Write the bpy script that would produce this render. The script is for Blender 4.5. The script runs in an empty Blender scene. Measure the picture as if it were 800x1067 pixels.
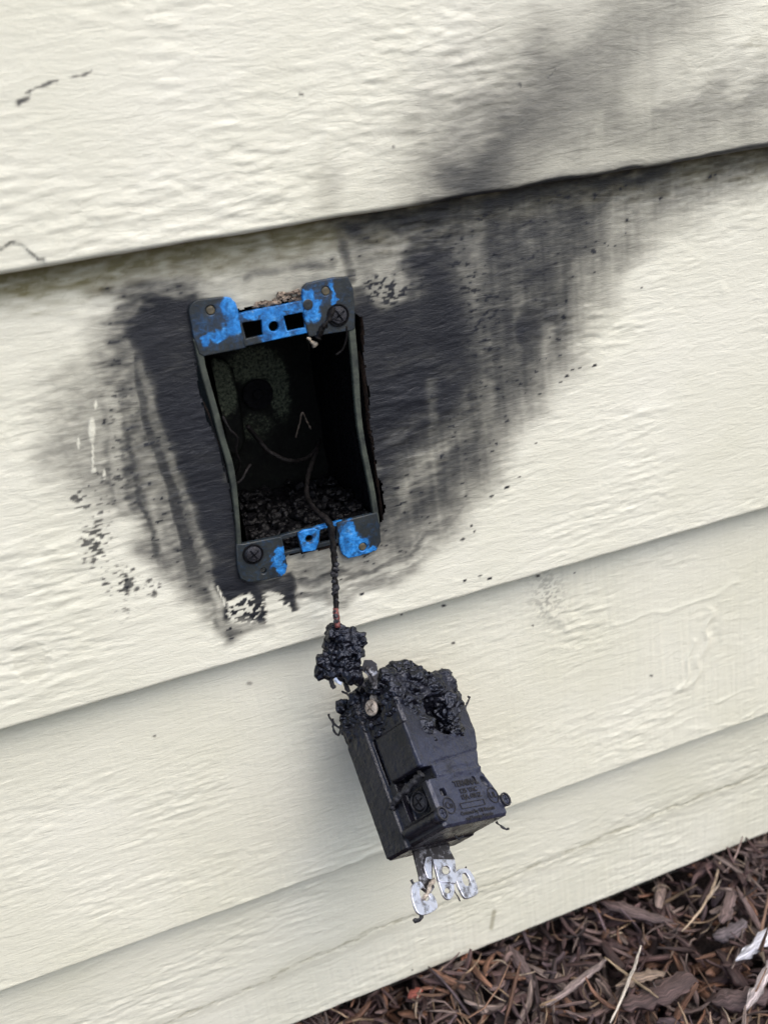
import bpy, bmesh, math, random
import numpy as np
from mathutils import Vector, Matrix, noise as mn

random.seed(7)
rng = np.random.default_rng(11)
sc = bpy.context.scene
COL = sc.collection
MM = 0.001

# ---------------------------------------------------------------- camera
F = 1000.0                      # focal length in photo pixels (800 x 1067)
U = np.array([0.93133643, 0.23995609, -0.27392248])    # wall right, in camera axes
V = np.array([-0.10893254, 0.9013355, 0.41919925])     # up
N = np.array([0.34748547, -0.36057646, 0.86558562])    # out of the wall
CAM = np.array([U[2], V[2], N[2]]) * 0.36              # camera as (x, z, out)

cam_data = bpy.data.cameras.new('camera')
cam = bpy.data.objects.new('camera', cam_data)
COL.objects.link(cam)
sc.camera = cam
R = Matrix(((U[0], U[1], U[2]), (-N[0], -N[1], -N[2]), (V[0], V[1], V[2])))
cam.matrix_world = Matrix.Translation((CAM[0], -CAM[2], CAM[1])) @ R.to_4x4()
cam_data.sensor_fit = 'VERTICAL'
cam_data.sensor_height = 36.0
cam_data.lens = 36.0 * F / 1067.0
cam_data.clip_start = 0.01
cam_data.clip_end = 200.0
cam_data.dof.use_dof = True
cam_data.dof.focus_distance = 0.365
cam_data.dof.aperture_fstop = 10.5

# ---------------------------------------------------------------- sky and sun
SUN_EL, SUN_AZ = math.radians(57), math.radians(148)    # azimuth from +Y towards +X
w = bpy.data.worlds.new('World')
sc.world = w
w.use_nodes = True
nt = w.node_tree
sky = nt.nodes.new('ShaderNodeTexSky')
sky.sky_type = 'NISHITA'
sky.sun_disc = False
sky.sun_elevation = SUN_EL
sky.sun_rotation = SUN_AZ
sky.air_density = 0.9
sky.dust_density = 4.0
sky.ozone_density = 1.0
bgn = nt.nodes['Background']
bgn.inputs['Strength'].default_value = 0.15
nt.links.new(sky.outputs[0], bgn.inputs[0])
sun_d = bpy.data.lights.new('sun', 'SUN')
sun_d.energy = 0.85
sun_d.angle = math.radians(65)
sun_d.color = (1.0, 0.98, 0.94)
sun = bpy.data.objects.new('sun', sun_d)
COL.objects.link(sun)
sdir = Vector((math.sin(SUN_AZ) * math.cos(SUN_EL), math.cos(SUN_AZ) * math.cos(SUN_EL), math.sin(SUN_EL)))
sun.rotation_euler = sdir.to_track_quat('Z', 'Y').to_euler()
sc.view_settings.view_transform = 'Standard'
sc.view_settings.look = 'None'
sc.view_settings.exposure = 0.72
sc.view_settings.gamma = 1.0


# ---------------------------------------------------------------- photo <-> place
def ray(px, py):
    r = np.array([(px - 400) / F, -(py - 533.5) / F, -1.0])
    return np.array([r @ U, r @ V, r @ N])              # (x, z, out)


def at(px, py, d=0.0):
    """Point of the wall (or d metres in front of it) seen at a photo pixel, as world Vector."""
    q = ray(px, py)
    t = (d - CAM[2]) / q[2]
    p = CAM + q * t
    return Vector((p[0], -p[2], p[1]))


def project(x, z, o):
    """Photo pixel of wall points (arrays)."""
    dx, dz, do = x - CAM[0], z - CAM[1], o - CAM[2]
    cx = dx * U[0] + dz * V[0] + do * N[0]
    cy = dx * U[1] + dz * V[1] + do * N[1]
    cz = dx * U[2] + dz * V[2] + do * N[2]
    return 400 + F * cx / -cz, 533.5 - F * cy / -cz


LAP = 9.0 * MM
Z1, Z2, Z3 = 107.7 * MM, -45.7 * MM, -162.2 * MM


def at_board(px, py, off=0.0):
    """Point on the tilted face of the middle board."""
    k = LAP / (Z1 - Z2)                     # out = -k (z - Z2) + off
    q = ray(px, py)
    t = (off - k * (CAM[1] - Z2) - CAM[2]) / (q[2] + k * q[1])
    p = CAM + q * t
    return Vector((p[0], -p[2], p[1]))


def at_ground(px, py, h):
    q = ray(px, py)
    t = (h - CAM[1]) / q[1]
    p = CAM + q * t
    return Vector((p[0], -p[2], p[1]))


# ---------------------------------------------------------------- object helpers
def props(o, label=None, cat=None, group=None, kind=None):
    if label: o['label'] = label
    if cat: o['category'] = cat
    if group: o['group'] = group
    if kind: o['kind'] = kind
    return o


def empty(name, loc=(0, 0, 0), mat=None):
    o = bpy.data.objects.new(name, None)
    o.empty_display_size = 0.01
    if mat is not None: o.matrix_world = mat
    else: o.location = loc
    COL.objects.link(o)
    return o


def link(name, me, mats, parent=None, keep_world=False):
    o = bpy.data.objects.new(name, me)
    COL.objects.link(o)
    for m in (mats if isinstance(mats, (list, tuple)) else [mats]):
        me.materials.append(m)
    if parent is not None:
        o.parent = parent
        if keep_world:
            o.matrix_parent_inverse = parent.matrix_world.inverted()
    return o


def smooth(me, on=True):
    me.polygons.foreach_set('use_smooth', [on] * len(me.polygons))


def np_mesh(name, co, quads, attrs=None, sm=True):
    me = bpy.data.meshes.new(name)
    co = np.asarray(co, dtype=np.float32)
    quads = np.asarray(quads, dtype=np.int32)
    n = quads.shape[1]
    me.vertices.add(len(co)); me.vertices.foreach_set('co', co.ravel())
    me.loops.add(quads.size); me.loops.foreach_set('vertex_index', quads.ravel())
    me.polygons.add(len(quads))
    me.polygons.foreach_set('loop_start', np.arange(0, quads.size, n, dtype=np.int32))
    me.update(calc_edges=True)
    me.polygons.foreach_set('use_smooth', np.full(len(quads), sm))
    for k, v in (attrs or {}).items():
        if v.ndim == 1:
            a = me.attributes.new(k, 'FLOAT', 'POINT'); a.data.foreach_set('value', v.astype(np.float32))
        else:
            a = me.attributes.new(k, 'FLOAT_COLOR', 'POINT'); a.data.foreach_set('color', v.astype(np.float32).ravel())
    me.validate()
    return me


def bm_mesh(bm, name='m', sm=False):
    bmesh.ops.recalc_face_normals(bm, faces=bm.faces)
    me = bpy.data.meshes.new(name)
    bm.to_mesh(me); bm.free()
    smooth(me, sm)
    return me


def evaluated(obj):
    dg = bpy.context.evaluated_depsgraph_get()
    dg.update()
    me = bpy.data.meshes.new_from_object(obj.evaluated_get(dg))
    return me


def plate(outline, holes=(), thick=0.002, bevel=0.0003, res=1):
    """Flat plate with holes from 2D outlines (metres), centred on z=0."""
    cu = bpy.data.curves.new('tmp', 'CURVE')
    cu.dimensions = '2D'; cu.fill_mode = 'BOTH'
    cu.extrude = max(thick / 2 - bevel, 1e-5); cu.bevel_depth = bevel; cu.bevel_resolution = res
    cu.offset = -bevel
    for pts in [outline] + list(holes):
        s = cu.splines.new('POLY'); s.points.add(len(pts) - 1); s.use_cyclic_u = True
        for p, q in zip(s.points, pts): p.co = (q[0], q[1], 0, 1)
    o = bpy.data.objects.new('tmp', cu); COL.objects.link(o)
    me = evaluated(o)
    bpy.data.objects.remove(o); bpy.data.curves.remove(cu)
    return me


def circle(c, r, n=20, sx=1.0):
    return [(c[0] + r * sx * math.cos(2 * math.pi * i / n), c[1] + r * math.sin(2 * math.pi * i / n)) for i in range(n)]


def catmull(pts, n=8):
    P = [Vector(p) for p in pts]
    P = [P[0] * 2 - P[1]] + P + [P[-1] * 2 - P[-2]]
    out = []
    for i in range(1, len(P) - 2):
        for k in range(n):
            t = k / n
            a, b, c, d = P[i - 1], P[i], P[i + 1], P[i + 2]
            out.append(0.5 * ((2 * b) + (c - a) * t + (2 * a - 5 * b + 4 * c - d) * t * t + (3 * b - a - 3 * c + d) * t ** 3))
    out.append(P[-2])
    return out


def tube(pts, rad, sides=8, n=8, lump=0.0, seed=0, flat=1.0):
    """Swept tube along a smoothed path; rad a number or list per control point."""
    path = catmull(pts, n)
    if not isinstance(rad, (list, tuple)): rad = [rad] * len(pts)
    rr = []
    for i in range(len(pts) - 1):
        for k in range(n): rr.append(rad[i] + (rad[i + 1] - rad[i]) * k / n)
    rr.append(rad[-1])
    co, qs = [], []
    up = Vector((0.13, 0.31, 0.94)).normalized()
    for i, p in enumerate(path):
        t = (path[min(i + 1, len(path) - 1)] - path[max(i - 1, 0)]).normalized()
        s = t.cross(up)
        if s.length < 0.1: s = t.cross(Vector((1, 0, 0)))
        s.normalize(); b = s.cross(t); up = b
        for k in range(sides):
            a = 2 * math.pi * k / sides
            r = rr[i]
            v = p + s * math.cos(a) * r + b * math.sin(a) * r * flat
            if lump:
                v = v + (v - p) * lump * mn.noise((v * 900) + Vector((seed, 0, 0)))
            co.append(v)
    for i in range(len(path) - 1):
        for k in range(sides):
            a = i * sides + k; b2 = i * sides + (k + 1) % sides
            qs.append((a, b2, b2 + sides, a + sides))
    me = bpy.data.meshes.new('tube')
    m = len(path) - 1
    faces = qs + [tuple(reversed(range(sides))), tuple(range(m * sides, m * sides + sides))]
    me.from_pydata([tuple(c) for c in co], [], faces); me.update()
    smooth(me)
    return me


def join(meshes):
    bm = bmesh.new()
    for m in meshes:
        bm.from_mesh(m)
    me = bpy.data.meshes.new('j'); bm.to_mesh(me); bm.free()
    return me


def remesh(me, voxel, fuse=0):
    o = bpy.data.objects.new('tmp', me); COL.objects.link(o)
    m = o.modifiers.new('r', 'REMESH'); m.mode = 'VOXEL'; m.voxel_size = voxel
    if fuse:
        k = o.modifiers.new('s', 'SMOOTH'); k.factor = 0.7; k.iterations = fuse
    out = evaluated(o)
    bpy.data.objects.remove(o)
    return out


def get_co(me):
    a = np.empty(len(me.vertices) * 3, dtype=np.float32); me.vertices.foreach_get('co', a); return a.reshape(-1, 3)


def get_no(me):
    a = np.empty(len(me.vertices) * 3, dtype=np.float32); me.vertices.foreach_get('normal', a); return a.reshape(-1, 3)


def set_co(me, co):
    me.vertices.foreach_set('co', co.astype(np.float32).ravel()); me.update()


# ---------------------------------------------------------------- materials
def mat(name):
    m = bpy.data.materials.new(name); m.use_nodes = True
    return m, m.node_tree, m.node_tree.nodes['Principled BSDF']


def nd(t, kind, **kw):
    n = t.nodes.new('ShaderNode' + kind)
    for k, v in kw.items():
        if k in n.inputs: n.inputs[k].default_value = v
        else: setattr(n, k, v)
    return n


def coords(t, scale=(1, 1, 1), rot=(0, 0, 0)):
    tc = nd(t, 'TexCoord'); mp = nd(t, 'Mapping')
    mp.inputs['Scale'].default_value = scale; mp.inputs['Rotation'].default_value = rot
    t.links.new(tc.outputs['Object'], mp.inputs[0])
    return mp.outputs[0]


def noise(t, vec, scale, detail=4, rough=0.55, dist=0.0):
    n = nd(t, 'TexNoise'); n.inputs['Scale'].default_value = scale
    n.inputs['Detail'].default_value = detail; n.inputs['Roughness'].default_value = rough
    n.inputs['Distortion'].default_value = dist
    t.links.new(vec, n.inputs['Vector']); return n.outputs['Fac']


def ramp(t, fac, stops):
    r = nd(t, 'ValToRGB'); e = r.color_ramp.elements
    while len(e) > 1: e.remove(e[-1])
    for i, (p, c) in enumerate(stops):
        el = e[0] if i == 0 else e.new(p)
        el.position = p
        el.color = (c, c, c, 1) if isinstance(c, (int, float)) else (*c, 1)
    t.links.new(fac, r.inputs[0]); return r.outputs[0]


def mixc(t, fac, a, b, mode='MIX'):
    m = nd(t, 'Mix'); m.data_type = 'RGBA'; m.blend_type = mode
    for s, v in ((m.inputs[0], fac), (m.inputs[6], a), (m.inputs[7], b)):
        if hasattr(v, 'is_output'): t.links.new(v, s)
        elif isinstance(v, tuple): s.default_value = (*v, 1)
        else: s.default_value = v
    return m.outputs[2]


def math_(t, op, a, b=None):
    m = nd(t, 'Math', operation=op)
    for s, v in ((m.inputs[0], a), (m.inputs[1], b)):
        if v is None: continue
        if hasattr(v, 'is_output'): t.links.new(v, s)
        else: s.default_value = v
    return m.outputs[0]


def bump(t, bsdf, h, strength, dist=0.0005, prev=None):
    b = nd(t, 'Bump'); b.inputs['Strength'].default_value = strength; b.inputs['Distance'].default_value = dist
    t.links.new(h, b.inputs['Height'])
    if prev is not None: t.links.new(prev, b.inputs['Normal'])
    t.links.new(b.outputs[0], bsdf.inputs['Normal']); return b.outputs[0]


def attr(t, name):
    a = nd(t, 'Attribute'); a.attribute_name = name; return a


def make_wall_mat():
    m, t, b = mat('painted_siding')
    L = t.links
    v = coords(t)
    vs = coords(t, (0.35, 1, 1.6))
    big = noise(t, v, 14, 3)
    paint = ramp(t, big, [(0.3, (0.69, 0.688, 0.560)), (0.7, (0.765, 0.762, 0.650))])
    sp = noise(t, v, 900, 2)
    paint = mixc(t, ramp(t, sp, [(0.66, 0.0), (0.74, 0.25)]), paint, (0.45, 0.42, 0.33))
    stain_shade = attr(t, 'stain_shade')
    paint = mixc(t, stain_shade.outputs['Fac'], paint, (0.20, 0.18, 0.085))  # olive tint: real stains plus painted shade below the laps
    soot = attr(t, 'soot')
    fn = noise(t, vs, 420, 5, 0.7)
    f1 = math_(t, 'MULTIPLY', soot.outputs['Fac'], 1.0)
    edge = math_(t, 'MULTIPLY', math_(t, 'SUBTRACT', fn, 0.5), math_(t, 'MULTIPLY', f1, math_(t, 'SUBTRACT', 1.0, f1)))
    f2 = math_(t, 'ADD', f1, math_(t, 'MULTIPLY', edge, 1.3))
    cl = nd(t, 'Clamp'); L.new(f2, cl.inputs[0])
    sootc = mixc(t, noise(t, v, 60, 3), (0.009, 0.0105, 0.014), (0.020, 0.0225, 0.029))
    thin = mixc(t, ramp(t, cl.outputs[0], [(0.45, 0.0), (0.93, 1.0)]), (0.085, 0.077, 0.066), sootc)
    base = mixc(t, cl.outputs[0], paint, thin)
    L.new(base, b.inputs['Base Color'])
    rr = math_(t, 'ADD', math_(t, 'MULTIPLY', noise(t, v, 200, 3), 0.25), 0.30)
    L.new(rr, b.inputs['Roughness'])
    b.inputs['Specular IOR Level'].default_value = 0.35
    h1 = noise(t, vs, 900, 6, 0.65, 0.6)
    p = bump(t, b, h1, 0.5, 0.0004)
    bump(t, b, noise(t, coords(t, (0.3, 1, 1.2)), 230, 4, 0.6, 1.0), 0.5, 0.0007, p)
    return m


def make_char_mat(name, dark=(0.006, 0.006, 0.008), light=(0.03, 0.032, 0.042), rough=(0.25, 0.7), scale=500, bs=0.8, bd=0.0006):
    m, t, b = mat(name)
    v = coords(t)
    n = noise(t, v, scale, 6, 0.7)
    t.links.new(ramp(t, n, [(0.35, dark), (0.68, light)]), b.inputs['Base Color'])
    n2 = noise(t, v, scale * 0.7, 3)
    r = nd(t, 'MapRange'); r.inputs[3].default_value = rough[0]; r.inputs[4].default_value = rough[1]
    r.inputs[1].default_value = 0.3; r.inputs[2].default_value = 0.7
    t.links.new(n2, r.inputs[0]); t.links.new(r.outputs[0], b.inputs['Roughness'])
    bump(t, b, noise(t, v, scale * 1.6, 5, 0.7), bs, bd)
    return m


def make_box_mat(name, blobs, base=(0.009, 0.015, 0.020), warm=(0.024, 0.029, 0.028), full=False, inner=False):
    """Blue plastic under a coat of soot; blobs = bare blue patches (x, y, rx, ry, strength) in object space."""
    m, t, b = mat(name)
    tc = nd(t, 'TexCoord')
    dn = nd(t, 'TexNoise'); dn.inputs['Scale'].default_value = 330; dn.inputs['Detail'].default_value = 4
    t.links.new(tc.outputs['Object'], dn.inputs['Vector'])
    sub = nd(t, 'VectorMath', operation='SUBTRACT'); t.links.new(dn.outputs['Color'], sub.inputs[0]); sub.inputs[1].default_value = (0.5, 0.5, 0.5)
    scl = nd(t, 'VectorMath', operation='SCALE'); t.links.new(sub.outputs[0], scl.inputs[0]); scl.inputs['Scale'].default_value = 0.006
    add = nd(t, 'VectorMath', operation='ADD'); t.links.new(tc.outputs['Object'], add.inputs[0]); t.links.new(scl.outputs[0], add.inputs[1])
    tot = None
    for (x, y, rx, ry, s) in blobs:
        mp = nd(t, 'Mapping'); mp.vector_type = 'TEXTURE'
        mp.inputs['Location'].default_value = (x, y, 0); mp.inputs['Scale'].default_value = (rx, ry, 1)
        t.links.new(add.outputs[0], mp.inputs[0])
        sx = nd(t, 'SeparateXYZ'); t.links.new(mp.outputs[0], sx.inputs[0])
        r2 = math_(t, 'ADD', math_(t, 'MULTIPLY', sx.outputs[0], sx.outputs[0]), math_(t, 'MULTIPLY', sx.outputs[1], sx.outputs[1]))
        f = nd(t, 'MapRange'); f.inputs[1].default_value = 1.7; f.inputs[2].default_value = 0.45
        f.inputs[3].default_value = 0; f.inputs[4].default_value = s
        t.links.new(r2, f.inputs[0])
        tot = f.outputs[0] if tot is None else math_(t, 'MAXIMUM', tot, f.outputs[0])
    v = tc.outputs['Object']
    soot = ramp(t, noise(t, v, 160, 5, 0.7), [(0.35, base), (0.7, warm)])
    blue = ramp(t, noise(t, v, 420, 4, 0.7), [(0.3, (0.010, 0.09, 0.28)), (0.50, (0.012, 0.19, 0.56)), (0.64, (0.05, 0.30, 0.72)), (0.76, (0.36, 0.52, 0.70))])
    blue = mixc(t, 1.0, blue, ramp(t, noise(t, v, 240, 6, 0.75, 0.6), [(0.34, 0.25), (0.50, 0.9), (0.62, 1.15)]), 'MULTIPLY')
    fac = 0.0
    if tot is not None:
        gr = math_(t, 'ADD', tot, math_(t, 'MULTIPLY', math_(t, 'SUBTRACT', noise(t, v, 700, 6, 0.8), 0.5), 1.7))
        fac = ramp(t, gr, [(0.0, 0.0), (0.28, 0.10), (0.50, 0.30), (0.72, 1.0)])
    if inner: blue = ramp(t, noise(t, v, 900, 4, 0.7), [(0.36, (0.006, 0.008, 0.006)), (0.46, (0.055, 0.068, 0.046)), (0.72, (0.16, 0.18, 0.12))])
    if full: fac = ramp(t, noise(t, v, 300, 5, 0.7), [(0.36, 0.25), (0.46, 1.0)])
    t.links.new(mixc(t, fac, soot, blue), b.inputs['Base Color'])
    b.inputs['Roughness'].default_value = 0.6 if inner else 0.5
    if inner: b.inputs['Specular IOR Level'].default_value = 0.12
    bump(t, b, noise(t, v, 700, 4, 0.7), 0.5, 0.0003)
    return m


def make_plain(name, a, c, rough=0.5, scale=300, bs=0.4, bd=0.0003, metal=0.0):
    m, t, b = mat(name)
    v = coords(t)
    t.links.new(ramp(t, noise(t, v, scale, 5, 0.7), [(0.35, a), (0.65, c)]), b.inputs['Base Color'])
    b.inputs['Roughness'].default_value = rough
    b.inputs['Metallic'].default_value = metal
    bump(t, b, noise(t, v, scale * 2, 4, 0.7), bs, bd)
    return m


def make_metal(name, soot=0.45):
    m, t, b = mat(name)
    v = coords(t)
    n = noise(t, v, 260, 7, 0.7)
    t.links.new(ramp(t, n, [(soot - 0.07, (0.03, 0.028, 0.03)), (soot, (0.30, 0.30, 0.32)), (soot + 0.1, (0.80, 0.81, 0.88))]), b.inputs['Base Color'])
    t.links.new(ramp(t, n, [(soot - 0.07, 0.2), (soot + 0.02, 1.0)]), b.inputs['Metallic'])
    b.inputs['Roughness'].default_value = 0.38
    bump(t, b, noise(t, v, 500, 4), 0.5, 0.0004)
    return m


def make_chip_mat():
    m, t, b = mat('shredded_bark')
    a = attr(t, 'tone')
    g = attr(t, 'grain')          # (along, across, seed) coordinates on each chip
    mp = nd(t, 'Mapping'); mp.inputs['Scale'].default_value = (70, 1100, 1)
    t.links.new(g.outputs['Vector'], mp.inputs[0])
    n = noise(t, mp.outputs[0], 1.0, 6, 0.7, 0.8)
    k = ramp(t, n, [(0.32, 0.15), (0.48, 0.8), (0.58, 1.5), (0.72, 2.9)])
    t.links.new(mixc(t, 1.0, a.outputs['Color'], k, 'MULTIPLY'), b.inputs['Base Color'])
    b.inputs['Roughness'].default_value = 0.62
    b.inputs['Specular IOR Level'].default_value = 0.45
    p = bump(t, b, n, 0.9, 0.0009)
    bump(t, b, noise(t, coords(t), 300, 4), 0.4, 0.0006, p)
    return m


M_WALL = make_wall_mat()
M_CHAR = make_char_mat('charred_plastic')
M_CRUST = make_char_mat('melted_crust', (0.001, 0.001, 0.002), (0.006, 0.006, 0.010), (0.10, 0.30), 300, 0.6, 0.0008)
M_CRUST.node_tree.nodes['Principled BSDF'].inputs['Specular Tint'].default_value = (0.72, 0.8, 1.0, 1)
M_HOUSE = make_char_mat('sooty_housing', (0.002, 0.002, 0.003), (0.009, 0.009, 0.015), (0.14, 0.40), 150, 0.8, 0.0008)
def paint_sheen_scuffs(m):
    t = m.node_tree; b = t.nodes['Principled BSDF']
    old = b.inputs['Base Color'].links[0].from_socket
    tc = nd(t, 'TexCoord'); sx = nd(t, 'SeparateXYZ'); t.links.new(tc.outputs['Object'], sx.inputs[0])
    f = nd(t, 'MapRange'); f.inputs[1].default_value = -0.0016; f.inputs[2].default_value = -0.0002; t.links.new(sx.outputs[2], f.inputs[0])
    n = ramp(t, noise(t, tc.outputs['Object'], 170, 7, 0.75), [(0.33, 0.12), (0.48, 0.75), (0.7, 1.0)])
    g = nd(t, 'MapRange'); g.inputs[1].default_value = 0.040; g.inputs[2].default_value = 0.022; g.inputs[3].default_value = 0.25; t.links.new(sx.outputs[1], g.inputs[0])
    t.links.new(mixc(t, math_(t, 'MULTIPLY', math_(t, 'MULTIPLY', f.outputs[0], g.outputs[0]), n), old, (0.032, 0.037, 0.064)), b.inputs['Base Color'])  # sky sheen on the lettered back painted in as paler blue, fading upward
    # pale scuffs and pits everywhere
    t.links.new(mixc(t, ramp(t, noise(t, tc.outputs['Object'], 620, 6, 0.8, 0.5), [(0.60, 0.0), (0.68, 0.5)]), b.inputs['Base Color'].links[0].from_socket, (0.05, 0.052, 0.066)), b.inputs['Base Color'])


paint_sheen_scuffs(M_HOUSE)
M_HOUSE.node_tree.nodes['Principled BSDF'].inputs['IOR'].default_value = 1.48
M_HOUSE.node_tree.nodes['Principled BSDF'].inputs['Specular Tint'].default_value = (0.85, 0.9, 1.0, 1)
M_LETTER = make_plain('recessed_lettering', (0.004, 0.004, 0.006), (0.009, 0.009, 0.012), 0.7)
M_BOX = make_box_mat('sooty_box_plastic', [])
M_RAIL = make_plain('greenish_plastic', (0.018, 0.023, 0.022), (0.070, 0.084, 0.064), 0.5, 130)
M_INNER = make_plain('box_interior', (0.003, 0.004, 0.0035), (0.014, 0.017, 0.012), 0.7, 650, 0.8, 0.0006)
M_SOOTIN = make_char_mat('interior_soot', (0.002, 0.002, 0.0025), (0.008, 0.008, 0.010), (0.4, 0.85), 500)
M_METAL = make_metal('scorched_zinc', 0.40)
M_METAL2 = make_metal('dark_scorched_zinc', 0.60)
M_CRUMB = make_char_mat('burnt_crumbs', (0.001, 0.001, 0.0015), (0.005, 0.005, 0.0065), (0.25, 0.7), 500, 0.6, 0.0006)
M_CRUMB.node_tree.nodes['Principled BSDF'].inputs['Specular IOR Level'].default_value = 0.25
M_TAN = make_plain('burnt_tan_screw', (0.16, 0.135, 0.11), (0.55, 0.49, 0.42), 0.6, 500)
M_WIRE = make_char_mat('burnt_wire', (0.003, 0.003, 0.003), (0.012, 0.010, 0.010), (0.4, 0.8), 400)
M_COPPER = make_plain('reddish_wire', (0.010, 0.006, 0.006), (0.26, 0.07, 0.06), 0.5, 900)
M_STRAW = make_plain('pale_fibre', (0.18, 0.15, 0.11), (0.42, 0.37, 0.29), 0.6, 500)
M_EDGE = make_plain('charred_board_edge', (0.02, 0.015, 0.012), (0.10, 0.06, 0.04), 0.8, 300, 1.0, 0.001)
M_CHIP = make_chip_mat()


M_WIRE.node_tree.nodes['Principled BSDF'].inputs['Specular IOR Level'].default_value = 0.2
for m_ in (M_INNER, M_SOOTIN): m_.node_tree.nodes['Principled BSDF'].inputs['Specular IOR Level'].default_value = 0.12


# ---------------------------------------------------------------- house wall
def fnoise(shape, step, lx, lz, seed, p=2.0):
    """Smooth random field with correlation lengths lx, lz; tileable."""
    r = np.random.default_rng(seed)
    w = r.standard_normal(shape)
    kx = np.fft.fftfreq(shape[1], step)[None, :]
    kz = np.fft.fftfreq(shape[0], step)[:, None]
    q = np.sqrt((kx * lx) ** 2 + (kz * lz) ** 2)
    f = np.exp(-(q ** p) * 2.2)
    out = np.real(np.fft.ifft2(np.fft.fft2(w) * f))
    return out / out.std()


def sstep(a, b, x):
    t = np.clip((x - a) / (b - a), 0, 1); return t * t * (3 - 2 * t)


def sdf(px, py, poly):
    """Signed distance in photo pixels (positive inside)."""
    poly = np.array(poly, dtype=float)
    d = np.full(px.shape, 1e9); inside = np.zeros(px.shape, bool)
    n = len(poly)
    for i in range(n):
        a, b = poly[i], poly[(i + 1) % n]
        e = b - a
        wx, wy = px - a[0], py - a[1]
        t = np.clip((wx * e[0] + wy * e[1]) / (e @ e), 0, 1)
        d = np.minimum(d, (wx - e[0] * t) ** 2 + (wy - e[1] * t) ** 2)
        c = (a[1] > py) != (b[1] > py)
        with np.errstate(divide='ignore', invalid='ignore'):
            xi = a[0] + (py - a[1]) / (e[1] if e[1] else 1e-9) * e[0]
        inside ^= c & (px < xi)
    d = np.sqrt(d)
    return np.where(inside, d, -d)


def dline(px, py, pts):
    """Distance to a polyline, and the share of its length."""
    pts = np.array(pts, dtype=float)
    best = np.full(px.shape, 1e9); par = np.zeros(px.shape)
    n = len(pts) - 1
    for i in range(n):
        a, b = pts[i], pts[i + 1]; e = b - a
        t = np.clip(((px - a[0]) * e[0] + (py - a[1]) * e[1]) / (e @ e), 0, 1)
        d = np.hypot(px - a[0] - e[0] * t, py - a[1] - e[1] * t)
        m = d < best
        best = np.where(m, d, best); par = np.where(m, (i + t) / n, par)
    return best, par


STEP = 0.55 * MM
FX0, FX1 = -0.20, 0.22
fine = np.arange(FX0, FX1, STEP)
NXF = len(fine)
XS = np.concatenate([np.linspace(-1.6, FX0 - 0.004, 140), fine, np.linspace(FX1 + 0.004, 1.6, 140)])
XI = np.round((XS - FX0) / STEP).astype(int) % NXF

HOLE = [(206, 365), (199, 334), (250, 322), (268, 317), (300, 309), (318, 310), (366, 325), (377, 331), (381, 400), (388, 460), (399, 540),
        (396, 552), (345, 570), (300, 578), (262, 592), (247, 562), (239, 500), (226, 454), (207, 402)]


def relief(nz, seed, rough=1.0):
    sh = (nz, NXF)
    a = fnoise(sh, STEP, 8.5 * MM, 2.0 * MM, seed)
    b = fnoise(sh, STEP, 4.6 * MM, 1.25 * MM, seed + 1)
    c = fnoise(sh, STEP, 34 * MM, 12 * MM, seed + 2)
    d = fnoise(sh, STEP, 1.9 * MM, 0.8 * MM, seed + 3)
    mod = 0.55 + 0.45 * np.clip(fnoise(sh, STEP, 40 * MM, 25 * MM, seed + 4), -1, 1.6)
    e = fnoise(sh, STEP, 5.2 * MM, 1.5 * MM, seed + 6)
    h = 0.17 * a - 0.06 * np.abs(b) + 0.07 * b + 0.16 * c + 0.05 * d - 0.26 * np.maximum(e - 0.9, 0)
    h += 0.10 * np.maximum(0, a - 0.6)
    return h * mod * rough * 0.38 * MM, a, b, d


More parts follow.
